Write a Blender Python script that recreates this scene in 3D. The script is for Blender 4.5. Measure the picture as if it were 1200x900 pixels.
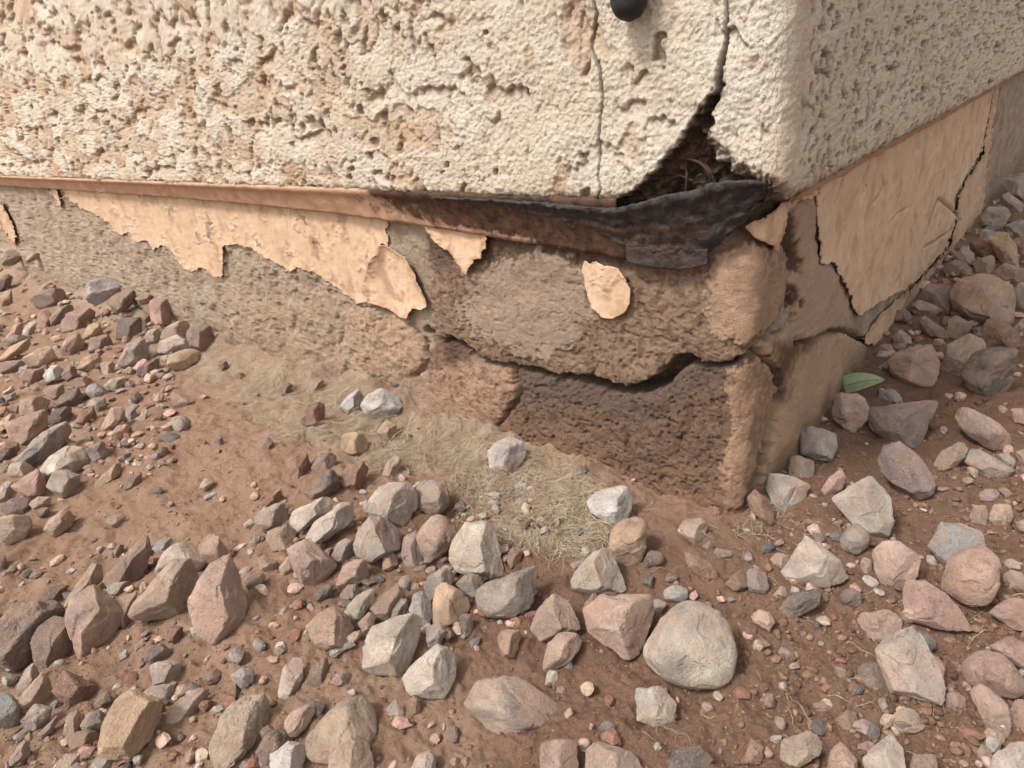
import bpy, bmesh, math, random
import numpy as np
from mathutils import Vector, Matrix

for o in list(bpy.data.objects):
    bpy.data.objects.remove(o)
SC = bpy.context.scene
COL = SC.collection

# ------------------------------------------------------------------ camera
# Two vanishing points of the house walls fix focal length, pitch, yaw, roll.
F = 785.0
VL, VR = (-380.0, 192.4), (1347.0, 3.0)
def camdir(px, py):
    v = np.array([(px-600.0)/F, -(py-450.0)/F, -1.0])
    return v/np.linalg.norm(v)
_l, _r = camdir(*VL), camdir(*VR)
_X = -_l
_Y = _r - _X*np.dot(_r, _X); _Y /= np.linalg.norm(_Y)
_Z = np.cross(_X, _Y)
M = np.array([_X, _Y, _Z])            # camera -> world
def ray(px, py):
    return M @ camdir(px, py)
OFF_ST = 0.020                        # stucco stands this far proud of the stem wall
ZS = 0.200                            # underside of the stucco
def _zs(t):
    c = -t*ray(866, 600)
    d = ray(863, 240)
    k = (-OFF_ST - c[1])/d[1]
    return (c+k*d)[2]
lo, hi = 0.1, 1.5
for _ in range(60):
    m_ = (lo+hi)/2
    if _zs(m_) < ZS: lo = m_
    else: hi = m_
CAM = -lo*ray(866, 600)
def project(P):
    q = (np.asarray(P)-CAM) @ M            # world -> camera
    return 600+F*q[..., 0]/(-q[..., 2]), 450-F*q[..., 1]/(-q[..., 2]), -q[..., 2]
cam = bpy.data.cameras.new('camera')
co = bpy.data.objects.new('camera', cam); COL.objects.link(co)
mw = Matrix.Identity(4)
for i in range(3):
    for j in range(3):
        mw[i][j] = M[i][j]
    mw[i][3] = CAM[i]
co.matrix_world = mw
cam.sensor_fit = 'HORIZONTAL'; cam.sensor_width = 36.0
cam.lens = F/1200.0*36.0
cam.clip_start = 0.01; cam.clip_end = 200
cam.dof.use_dof = True
cam.dof.focus_distance = float(np.linalg.norm(CAM))*0.93
cam.dof.aperture_fstop = 40.0
SC.camera = co
SC.render.resolution_x, SC.render.resolution_y = 1024, 768

# ------------------------------------------------------------------ light
SUN_EL, SUN_DIR = math.radians(56), (-0.34, -0.94)
world = bpy.data.worlds.new('World'); SC.world = world; world.use_nodes = True
wn = world.node_tree
sky = wn.nodes.new('ShaderNodeTexSky'); sky.sky_type = 'NISHITA'; sky.sun_disc = False
sky.sun_elevation = SUN_EL
sky.sun_rotation = math.atan2(SUN_DIR[0], SUN_DIR[1])
sky.air_density = 1.0; sky.dust_density = 3.0; sky.ozone_density = 1.0
hs = wn.nodes.new('ShaderNodeHueSaturation'); hs.inputs['Saturation'].default_value = 0.06
wn.links.new(sky.outputs[0], hs.inputs['Color'])
bg = wn.nodes['Background']; bg.inputs['Strength'].default_value = 0.112
wn.links.new(hs.outputs[0], bg.inputs['Color'])
sl = bpy.data.lights.new('sun', 'SUN'); sl.energy = 1.5; sl.angle = math.radians(12)
sl.color = (1.0, 0.965, 0.92)
so = bpy.data.objects.new('sun', sl); COL.objects.link(so)
_sd = Vector((SUN_DIR[0]*math.cos(SUN_EL), SUN_DIR[1]*math.cos(SUN_EL), math.sin(SUN_EL)))
so.rotation_euler = _sd.to_track_quat('Z', 'Y').to_euler()
SC.view_settings.view_transform = 'Standard'
SC.view_settings.look = 'None'
SC.view_settings.gamma = 1.0
SC.view_settings.exposure = 1.42

# ------------------------------------------------------------------ noise
_rs = np.random.RandomState(7)
_perm = _rs.permutation(256); _perm = np.concatenate([_perm]*3)
_ang = _rs.rand(256)*2*np.pi
_g2 = np.stack([np.cos(_ang), np.sin(_ang)], 1)
_g3 = _rs.randn(256, 3); _g3 /= np.linalg.norm(_g3, axis=1)[:, None]
def p2(x, y, seed=0):
    x = np.asarray(x, float)+seed*17.13; y = np.asarray(y, float)+seed*9.71
    xi = np.floor(x).astype(int); yi = np.floor(y).astype(int)
    xf = x-xi; yf = y-yi
    u = xf*xf*xf*(xf*(xf*6-15)+10); v = yf*yf*yf*(yf*(yf*6-15)+10)
    def g(i, j):
        h = _perm[(_perm[(xi+i) & 255]+yi+j) & 255]
        return _g2[h, 0]*(xf-i)+_g2[h, 1]*(yf-j)
    return 1.5*((g(0, 0)*(1-u)+g(1, 0)*u)*(1-v)+(g(0, 1)*(1-u)+g(1, 1)*u)*v)
def fb2(x, y, o=4, seed=0, gain=0.5):
    a, s = 1.0, 0.0
    for k in range(o):
        s = s+a*p2(x*2**k, y*2**k, seed+k*3); a *= gain
    return s
def p3(P, seed=0):
    P = P+np.array([seed*7.3, seed*3.1, seed*5.7])
    I = np.floor(P).astype(int); f = P-I
    w = f*f*f*(f*(f*6-15)+10)
    r = 0
    for i in (0, 1):
        for j in (0, 1):
            for k in (0, 1):
                h = _perm[(_perm[(_perm[(I[:, 0]+i) & 255]+I[:, 1]+j) & 255]+I[:, 2]+k) & 255]
                d = (_g3[h]*(f-np.array([i, j, k]))).sum(1)
                r = r+d*(w[:, 0] if i else 1-w[:, 0])*(w[:, 1] if j else 1-w[:, 1])*(w[:, 2] if k else 1-w[:, 2])
    return r*1.6
def sstep(a, b, x):
    t = np.clip((x-a)/(b-a), 0, 1); return t*t*(3-2*t)
def polysd(px, py, poly):
    """signed pixel distance, negative inside"""
    P = np.asarray(poly, float); d = np.full(px.shape, 1e18); ins = np.zeros(px.shape, bool)
    n = len(P)
    for i in range(n):
        a, b = P[i], P[(i+1) % n]
        e = b-a; wx, wy = px-a[0], py-a[1]
        t = np.clip((wx*e[0]+wy*e[1])/max(e@e, 1e-9), 0, 1)
        d = np.minimum(d, (wx-e[0]*t)**2+(wy-e[1]*t)**2)
        c = ((a[1] > py) != (b[1] > py))
        if abs(b[1]-a[1]) > 1e-9:
            xi = a[0]+(py-a[1])/(b[1]-a[1])*e[0]
            ins ^= c & (px < xi)
    return np.sqrt(d)*np.where(ins, -1, 1)
def linesd(px, py, pts, widths=None):
    """distance to a polyline minus a width that varies along it"""
    P = np.asarray(pts, float); d = np.full(px.shape, 1e9)
    for i in range(len(P)-1):
        a, b = P[i], P[i+1]; e = b-a; wx, wy = px-a[0], py-a[1]
        t = np.clip((wx*e[0]+wy*e[1])/max(e@e, 1e-9), 0, 1)
        q = np.sqrt((wx-e[0]*t)**2+(wy-e[1]*t)**2)
        if widths is not None:
            q = q-(widths[i]*(1-t)+widths[i+1]*t)
        d = np.minimum(d, q)
    return d

# ------------------------------------------------------------------ helpers
def mesh_np(name, V, Fc, mat, parent=None, smooth=True, attrs=None, cols=None):
    V = np.asarray(V, np.float32); Fc = np.asarray(Fc, np.int32)
    me = bpy.data.meshes.new(name)
    k = Fc.shape[1]
    me.vertices.add(len(V)); me.vertices.foreach_set('co', V.ravel())
    me.loops.add(Fc.size); me.loops.foreach_set('vertex_index', Fc.ravel())
    me.polygons.add(len(Fc))
    me.polygons.foreach_set('loop_start', np.arange(0, Fc.size, k, dtype=np.int32))
    try: me.polygons.foreach_set('loop_total', np.full(len(Fc), k, np.int32))
    except Exception: pass
    me.polygons.foreach_set('use_smooth', np.full(len(Fc), smooth))
    me.update(calc_edges=True); me.validate()
    for n, a in (attrs or {}).items():
        at = me.attributes.new(n, 'FLOAT', 'POINT'); at.data.foreach_set('value', np.asarray(a, np.float32))
    for n, a in (cols or {}).items():
        at = me.attributes.new(n, 'FLOAT_COLOR', 'POINT')
        a = np.asarray(a, np.float32); a = np.concatenate([a, np.ones((len(a), 1), np.float32)], 1)
        at.data.foreach_set('color', a.ravel())
    me.materials.append(mat)
    ob = bpy.data.objects.new(name, me); COL.objects.link(ob)
    if parent: ob.parent = parent
    return ob
def compact(V, Fc, *arrs):
    used = np.unique(Fc); mp = np.full(len(V), -1); mp[used] = np.arange(len(used))
    return (V[used], mp[Fc])+tuple(a[used] for a in arrs)
def empty(name, loc=(0, 0, 0)):
    e = bpy.data.objects.new(name, None); COL.objects.link(e); e.location = loc; e.empty_display_size = 0.02
    return e
def tag(o, label, cat=None, group=None, kind=None):
    o['label'] = label
    if cat: o['category'] = cat
    if group: o['group'] = group
    if kind: o['kind'] = kind
    return o
def lin(r, g, b):
    f = lambda c: c/12.92 if c <= 0.04045 else ((c+0.055)/1.055)**2.4
    l = 0.3*r+0.59*g+0.11*b; k = 0.95
    r, g, b = l+(r-l)*k, l+(g-l)*k, l+(b-l)*k
    return (0.70*f(r/255), 0.70*f(g/255), 0.70*f(b/255))

class NT:
    def __init__(s, name):
        s.m = bpy.data.materials.new(name); s.m.use_nodes = True
        s.t = s.m.node_tree; s.p = s.t.nodes['Principled BSDF']
        s.p.inputs['Roughness'].default_value = 0.9
        s.p.inputs['Specular IOR Level'].default_value = 0.25
        s.tc = s.n('ShaderNodeTexCoord')
    def n(s, t, **kw):
        x = s.t.nodes.new(t)
        for k, v in kw.items(): setattr(x, k, v)
        return x
    def L(s, a, b): s.t.links.new(a, b)
    def noise(s, scale, detail=4, rough=0.55, co=None, dist=0.0):
        x = s.n('ShaderNodeTexNoise'); x.inputs['Scale'].default_value = scale
        x.inputs['Detail'].default_value = detail; x.inputs['Roughness'].default_value = rough
        x.inputs['Distortion'].default_value = dist
        s.L(co or s.tc.outputs['Object'], x.inputs['Vector']); return x.outputs['Fac']
    def ramp(s, fac, stops):
        x = s.n('ShaderNodeValToRGB'); e = x.color_ramp.elements
        while len(e) < len(stops): e.new(0.5)
        for i, (p, c) in enumerate(stops):
            e[i].position = p; e[i].color = tuple(c)+(1,) if len(c) == 3 else c
        s.L(fac, x.inputs[0]); return x.outputs[0]
    def fr(s, fac, a, b):
        return s.ramp(fac, [(a, (0, 0, 0)), (b, (1, 1, 1))])
    def mix(s, fac, a, b, mode='MIX'):
        x = s.n('ShaderNodeMix', data_type='RGBA', blend_type=mode)
        def put(v, i):
            if hasattr(v, 'is_output'): s.L(v, x.inputs[i])
            elif isinstance(v, (int, float)): x.inputs[i].default_value = v
            else: x.inputs[i].default_value = tuple(v)+(1,)
        put(fac, 0); put(a, 6); put(b, 7); return x.outputs[2]
    def math(s, op, a, b=0.0):
        x = s.n('ShaderNodeMath', operation=op)
        for i, v in enumerate((a, b)):
            if hasattr(v, 'is_output'): s.L(v, x.inputs[i])
            else: x.inputs[i].default_value = v
        return x.outputs[0]
    def attr(s, name, col=False):
        x = s.n('ShaderNodeAttribute', attribute_name=name); return x.outputs['Color' if col else 'Fac']
    def bump(s, h, dist, strength=1.0, prev=None):
        x = s.n('ShaderNodeBump'); x.inputs['Distance'].default_value = dist; x.inputs['Strength'].default_value = strength
        s.L(h, x.inputs['Height'])
        if prev: s.L(prev, x.inputs['Normal'])
        s.L(x.outputs[0], s.p.inputs['Normal']); return x.outputs[0]
    def base(s, c): s.L(c, s.p.inputs['Base Color']); return s.m

# ------------------------------------------------------------------ materials
def mat_stucco():
    t = NT('stucco')
    rec = t.attr('rec'); st = t.attr('stain_shade')
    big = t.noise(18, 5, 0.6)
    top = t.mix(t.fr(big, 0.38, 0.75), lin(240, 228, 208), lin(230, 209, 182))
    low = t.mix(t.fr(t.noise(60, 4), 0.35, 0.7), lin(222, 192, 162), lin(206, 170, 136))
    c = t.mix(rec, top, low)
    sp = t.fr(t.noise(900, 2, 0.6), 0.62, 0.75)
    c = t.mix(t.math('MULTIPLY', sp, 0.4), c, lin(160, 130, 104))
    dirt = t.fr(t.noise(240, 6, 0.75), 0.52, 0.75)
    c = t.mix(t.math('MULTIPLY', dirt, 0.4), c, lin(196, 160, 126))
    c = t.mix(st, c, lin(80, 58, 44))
    b = t.bump(t.noise(1500, 3, 0.7), 0.0012, 1.0)
    t.bump(t.noise(520, 4, 0.7), 0.0016, 0.8, b)
    return t.base(c)
def mat_concrete():
    t = NT('concrete')
    c = t.attr('col', True)
    n1 = t.noise(120, 5, 0.65)
    c = t.mix(0.55, c, t.mix(n1, (0.35, 0.33, 0.32), (0.68, 0.66, 0.64)), 'OVERLAY')
    gr = t.fr(t.noise(1100, 2, 0.6), 0.6, 0.72)
    c = t.mix(t.math('MULTIPLY', gr, 0.4), c, lin(96, 78, 64))
    g2 = t.fr(t.noise(1500, 1, 0.5), 0.68, 0.76)
    c = t.mix(t.math('MULTIPLY', g2, 0.4), c, lin(200, 184, 164))
    b = t.bump(t.noise(1300, 3, 0.75), 0.0016, 1.0)
    t.bump(t.noise(380, 5, 0.7), 0.0022, 0.8, b)
    return t.base(c)
def mat_paint():
    t = NT('peeling_paint')
    n1 = t.noise(45, 5, 0.65)
    c = t.mix(t.fr(n1, 0.3, 0.75), lin(224, 191, 158), lin(204, 165, 130))
    n2 = t.fr(t.noise(160, 5, 0.7), 0.52, 0.78)
    c = t.mix(t.math('MULTIPLY', n2, 0.7), c, lin(180, 138, 106))
    mp = t.n('ShaderNodeMapping'); mp.inputs['Scale'].default_value = (1.0, 1.0, 0.16)
    t.L(t.tc.outputs['Object'], mp.inputs['Vector'])
    sk = t.fr(t.noise(150, 5, 0.7, mp.outputs[0]), 0.5, 0.72)
    c = t.mix(t.math('MULTIPLY', sk, 0.28), c, lin(172, 130, 100))
    d = t.fr(t.noise(700, 2, 0.6), 0.67, 0.76)
    c = t.mix(t.math('MULTIPLY', d, 0.5), c, lin(120, 84, 60))
    st = t.attr('stain_shade')
    c = t.mix(st, c, lin(140, 94, 66))
    dd = t.fr(t.noise(26, 6, 0.7), 0.45, 0.72)
    c = t.mix(t.math('MULTIPLY', dd, 0.6), c, lin(194, 162, 134))
    t.p.inputs['Roughness'].default_value = 0.75
    t.bump(t.noise(600, 4, 0.6), 0.0004, 0.7)
    return t.base(c)
def mat_metal_painted():
    t = NT('painted_screed')
    r = t.attr('rust')
    c = t.mix(t.fr(t.noise(70, 5), 0.3, 0.75), lin(200, 160, 130), lin(178, 136, 106))
    rr = t.mix(t.fr(t.noise(150, 6, 0.7), 0.35, 0.68), lin(44, 31, 25), lin(106, 72, 50))
    k = t.math('ADD', r, t.math('MULTIPLY', t.math('SUBTRACT', t.noise(90, 6, 0.7), 0.5), 1.1))
    c = t.mix(t.fr(k, 0.42, 0.62), c, rr)
    t.p.inputs['Roughness'].default_value = 0.7
    t.bump(t.noise(500, 4, 0.65), 0.0007, 0.9)
    return t.base(c)
def mat_rust_black():
    t = NT('rusted_black_metal')
    k = t.noise(160, 6, 0.7)
    c = t.ramp(k, [(0.3, lin(24, 21, 22)), (0.52, lin(38, 31, 30)), (0.66, lin(70, 47, 35)), (0.8, lin(104, 70, 48))])
    r = t.attr('rust')
    br = t.mix(t.fr(t.noise(220, 6, 0.7), 0.3, 0.7), lin(40, 30, 26), lin(92, 66, 48))
    c = t.mix(t.fr(t.math('ADD', r, t.math('MULTIPLY', t.math('SUBTRACT', t.noise(120, 5), 0.5), 1.2)), 0.35, 0.75), c, br)
    t.p.inputs['Roughness'].default_value = 0.62
    t.p.inputs['Specular IOR Level'].default_value = 0.5
    t.bump(t.noise(420, 5, 0.7), 0.0012, 0.9)
    return t.base(c)
def mat_backing():
    t = NT('crumbled_backing')
    c = t.ramp(t.noise(170, 6, 0.7), [(0.3, lin(52, 40, 34)), (0.55, lin(92, 72, 58)), (0.75, lin(140, 118, 98))])
    t.bump(t.noise(500, 5, 0.75), 0.002, 1.0)
    return t.base(c)
def mat_soil():
    t = NT('soil')
    moss = t.attr('moss'); dark = t.attr('dark')
    n = t.noise(28, 6, 0.65)
    c = t.mix(t.fr(n, 0.32, 0.7), lin(200, 162, 134), lin(176, 136, 108))
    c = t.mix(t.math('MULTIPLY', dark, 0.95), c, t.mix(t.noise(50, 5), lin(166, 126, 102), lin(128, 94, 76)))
    c = t.mix(t.math('MULTIPLY', t.fr(t.noise(260, 4, 0.7), 0.5, 0.72), 0.45), c, lin(118, 80, 58))
    c = t.mix(t.math('MULTIPLY', t.fr(t.noise(900, 2, 0.6), 0.63, 0.73), 0.5), c, lin(222, 184, 150))
    c = t.mix(t.math('MULTIPLY', t.fr(t.noise(700, 2, 0.6), 0.66, 0.75), 0.6), c, lin(84, 58, 46))
    mc = t.mix(t.fr(t.noise(120, 5, 0.7), 0.35, 0.68), lin(210, 190, 164), lin(180, 150, 122))
    c = t.mix(t.math('MULTIPLY', moss, t.fr(t.noise(55, 6, 0.75), 0.36, 0.62)), c, mc)
    b = t.bump(t.noise(360, 7, 0.8), 0.0036, 1.0)
    t.bump(t.noise(1300, 4, 0.75), 0.0016, 1.0, b)
    return t.base(c)
def mat_rock():
    t = NT('rock')
    oi = t.n('ShaderNodeObjectInfo')
    off = t.n('ShaderNodeVectorMath', operation='ADD')
    sc = t.n('ShaderNodeVectorMath', operation='SCALE'); sc.inputs['Scale'].default_value = 9.0
    cmb = t.n('ShaderNodeCombineXYZ')
    for i in range(3): t.L(oi.outputs['Random'], cmb.inputs[i])
    t.L(cmb.outputs[0], sc.inputs[0]); t.L(t.tc.outputs['Object'], off.inputs[0]); t.L(sc.outputs[0], off.inputs[1])
    P = off.outputs[0]
    base = oi.outputs['Color']
    n1 = t.noise(55, 5, 0.6, P, 0.6)
    c = t.mix(1.0, base, t.mix(t.fr(n1, 0.32, 0.68), (0.58, 0.58, 0.61), (1.24, 1.21, 1.18)), 'MULTIPLY')
    pk = t.fr(t.noise(38, 4, 0.55, P), 0.50, 0.68)
    c = t.mix(t.math('MULTIPLY', pk, 0.42), c, lin(198, 150, 124))
    dk = t.fr(t.noise(95, 6, 0.7, P, 0.8), 0.57, 0.70)
    c = t.mix(t.math('MULTIPLY', dk, 0.6), c, lin(92, 82, 78))
    lt = t.fr(t.noise(130, 4, 0.65, P), 0.60, 0.75)
    c = t.mix(t.math('MULTIPLY', lt, 0.4), c, lin(222, 208, 194))
    sp = t.fr(t.noise(620, 4, 0.75, P), 0.56, 0.70)
    c = t.mix(t.math('MULTIPLY', sp, 0.55), c, lin(104, 86, 78))
    sp = t.fr(t.noise(840, 3, 0.7, P), 0.57, 0.70)
    c = t.mix(t.math('MULTIPLY', sp, 0.45), c, lin(230, 216, 204))
    du = t.fr(t.noise(85, 7, 0.72, P), 0.40, 0.66)
    c = t.mix(t.math('MULTIPLY', du, 0.55), c, lin(196, 158, 130))
    b = t.bump(t.noise(240, 7, 0.68, P, 0.3), 0.0034, 0.85)
    t.bump(t.noise(1000, 4, 0.75, P), 0.0014, 1.0, b)
    return t.base(c)
def mat_plain(name, c1, c2, scale=200, rough=0.8, bump=0.0006):
    t = NT(name)
    c = t.mix(t.fr(t.noise(scale, 5, 0.65), 0.3, 0.7), lin(*c1), lin(*c2))
    t.p.inputs['Roughness'].default_value = rough
    if bump: t.bump(t.noise(scale*4, 4, 0.65), bump, 0.8)
    return t.base(c)
M_ST, M_CO, M_PA, M_ME, M_RU, M_BA, M_SO, M_RO = (mat_stucco(), mat_concrete(), mat_paint(), mat_metal_painted(),
    mat_rust_black(), mat_backing(), mat_soil(), mat_rock())
def mat_chunk():
    t = NT('pebbles'); c = t.mix(1.0, t.attr('col', True), t.mix(t.fr(t.noise(420, 5, 0.7), 0.3, 0.7), (0.6, 0.6, 0.6), (1.3, 1.28, 1.25)), 'MULTIPLY')
    t.bump(t.noise(700, 5, 0.7), 0.0016, 0.9); return t.base(c)
M_PEB = mat_chunk()
M_CLOD = mat_plain('soil_crumbs', (180, 138, 110), (132, 96, 76), 60, 0.95, 0.001)
M_FIB = mat_plain('dry_fibre', (216, 202, 172), (166, 140, 106), 60, 0.8, 0)
M_RUB = mat_plain('black_rubber', (34, 33, 37), (46, 44, 48), 150, 0.55, 0.0004)
M_LEAF = mat_plain('leaf', (150, 164, 126), (120, 136, 98), 120, 0.5, 0.0002)
M_VEIN = mat_plain('leaf_vein', (150, 160, 100), (120, 132, 80), 120, 0.6, 0)
M_TWIG = mat_plain('twig', (92, 66, 50), (60, 42, 34), 150, 0.9, 0.0005)

# ------------------------------------------------------------------ wall profile
def prof(s, off, r):
    """plan position and outward normal along the wall line; s<0 left side, s>0 right side"""
    s = np.asarray(s, float)
    x = np.where(s < 0, off+s, off); y = np.where(s < 0, -off, -off+s)
    nx = np.where(s < 0, 0.0, 1.0); ny = np.where(s < 0, -1.0, 0.0)
    t = np.clip((s+r)/(2*r), 0, 1); m = np.abs(s) < r
    bx = (1-t)**2*(off-r)+2*t*(1-t)*off+t*t*off
    by = (1-t)**2*(-off)+2*t*(1-t)*(-off)+t*t*(-off+r)
    tx = 2*(1-t)*r+0*t; ty = 2*t*r
    ln = np.sqrt(tx*tx+ty*ty)+1e-12
    x = np.where(m, bx, x); y = np.where(m, by, y)
    nx = np.where(m, ty/ln, nx); ny = np.where(m, -tx/ln, ny)
    return x, y, nx, ny
def pix2sz(px, py, off):
    d = ray(px, py); k = (-off-CAM[1])/d[1]; p = CAM+k*d
    if p[0] <= off: return p[0]-off, p[2]
    k = (off-CAM[0])/d[0]; p = CAM+k*d
    return p[1]+off, p[2]
def s_samples(off, z, step, smax=3.0):
    """wall stations about `step` pixels apart where the wall is in view, then growing"""
    out = []
    for sgn in (-1, 1):
        s, ls = 0.0, []
        while s < smax:
            x, y, _, _ = prof(np.array([sgn*s, sgn*(s+1e-4)]), off, 0.001)
            a, b, dep = project(np.stack([x, y, [z, z]], 1))
            k = math.hypot(a[1]-a[0], b[1]-b[0])/1e-4
            inside = -40 < a[0] < 1240 and dep[0] > 0
            ds = step/max(k, 1) if inside else max(ds*1.25, 0.002)
            s += ds; ls.append(sgn*s)
        out.append(ls)
    return np.array(out[0][::-1]+[0.0]+out[1])
def grid_faces(nr, nc):
    i = np.arange(nr-1)[:, None]*nc+np.arange(nc-1)[None, :]
    return np.stack([i, i+1, i+nc+1, i+nc], -1).reshape(-1, 4)

# ------------------------------------------------------------------ ground
def rect_d(x, y):
    """distance outside the house corner (house: x<0, y>0)"""
    dx, dy = np.maximum(x, 0), np.maximum(-y, 0)
    ins = (x < 0) & (y > 0)
    return np.where(ins, 0, np.sqrt(dx*dx+dy*dy))
def ground_z(x, y, fine=True):
    x = np.asarray(x, float); y = np.asarray(y, float)
    d = rect_d(x, y)
    z = -0.035*np.minimum(d, 1.0)
    leftside = sstep(0.02, -0.10, x)
    bank = np.clip(0.45+0.9*fb2(x*13, y*13, 3, 61, 0.6), 0, 1.3)
    leftside = sstep(-0.05, -0.17, x)
    z = z+leftside*(0.003+0.015*bank)*np.exp(-(d/0.030)**2)
    z = z+0.010*fb2(x*5, y*5, 2, 3)*sstep(0.0, 0.05, d)+0.004*fb2(x*22, y*22, 3, 5)
    if fine:
        z = z+0.0022*fb2(x*80, y*80, 3, 9, 0.55)
        cr = np.clip(p2(x*150, y*150, 21), 0, 1)**1.5+0.6*np.clip(p2(x*270, y*270, 25), 0, 1)
        z = z+0.0018*cr
    return z
def hit_ground(px, py, h=0.0):
    d = ray(px, py); a, b = 0.05, 6.0
    f = lambda t: (CAM+t*d)[2]-float(ground_z((CAM+t*d)[0], (CAM+t*d)[1], False))-h
    ts = np.linspace(a, b, 400); P = CAM+ts[:, None]*d
    v = P[:, 2]-ground_z(P[:, 0], P[:, 1], False)-h
    k = np.argmax(v < 0)
    if v[k] >= 0: return None
    a, b = ts[max(k-1, 0)], ts[k]
    for _ in range(30):
        m = (a+b)/2
        if f(m) > 0: a = m
        else: b = m
    return CAM+a*d
def build_ground():
    heading = math.atan2(-M[1, 2], -M[0, 2])
    half = math.radians(54)
    th = np.concatenate([np.linspace(heading-half, heading+half, 570), np.linspace(heading+half, heading-half+2*np.pi, 46)[1:]])
    r = np.concatenate([np.linspace(0.0, 0.10, 12), 0.10*np.exp(np.linspace(0, math.log(0.95/0.10), 470))[1:], 0.95*np.exp(np.linspace(0, math.log(1.7/0.95), 60))[1:], 1.7*np.exp(np.linspace(0, math.log(60/1.7), 40))[1:]])
    R, T = np.meshgrid(r, th, indexing='ij')
    x = CAM[0]+R*np.cos(T); y = CAM[1]+R*np.sin(T)
    z = ground_z(x, y)
    nr, nc = R.shape
    V = np.stack([x, y, z], -1).reshape(-1, 3)
    Fc = grid_faces(nr, nc)
    c = V[Fc].mean(1)
    Fc = Fc[~((c[:, 0] < -0.05) & (c[:, 1] > 0.05))]
    V, Fc = compact(V, Fc)
    px, py, dep = project(V)
    px = np.where(dep > 0.02, px, -999); py = np.where(dep > 0.02, py, 9999)
    w = 14*fb2(V[:, 0]*40, V[:, 1]*40, 3, 31)
    moss_poly = [(-200, 120), (60, 230), (250, 320), (500, 420), (640, 500), (740, 590), (700, 660), (600, 640), (520, 560), (420, 545), (350, 520), (250, 470), (150, 385), (20, 330), (-200, 300)]
    moss = sstep(10, -14, polysd(px, py, moss_poly)+w)
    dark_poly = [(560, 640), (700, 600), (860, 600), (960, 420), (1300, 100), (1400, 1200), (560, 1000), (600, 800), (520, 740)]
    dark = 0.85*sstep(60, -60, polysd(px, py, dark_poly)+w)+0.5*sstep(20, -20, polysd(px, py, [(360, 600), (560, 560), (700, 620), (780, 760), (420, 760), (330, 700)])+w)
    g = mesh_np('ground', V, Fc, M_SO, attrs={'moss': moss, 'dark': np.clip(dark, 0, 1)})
    tag(g, 'bare reddish brown crumbly dirt ground around the house corner', kind='structure')
    return g
build_ground()

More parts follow.
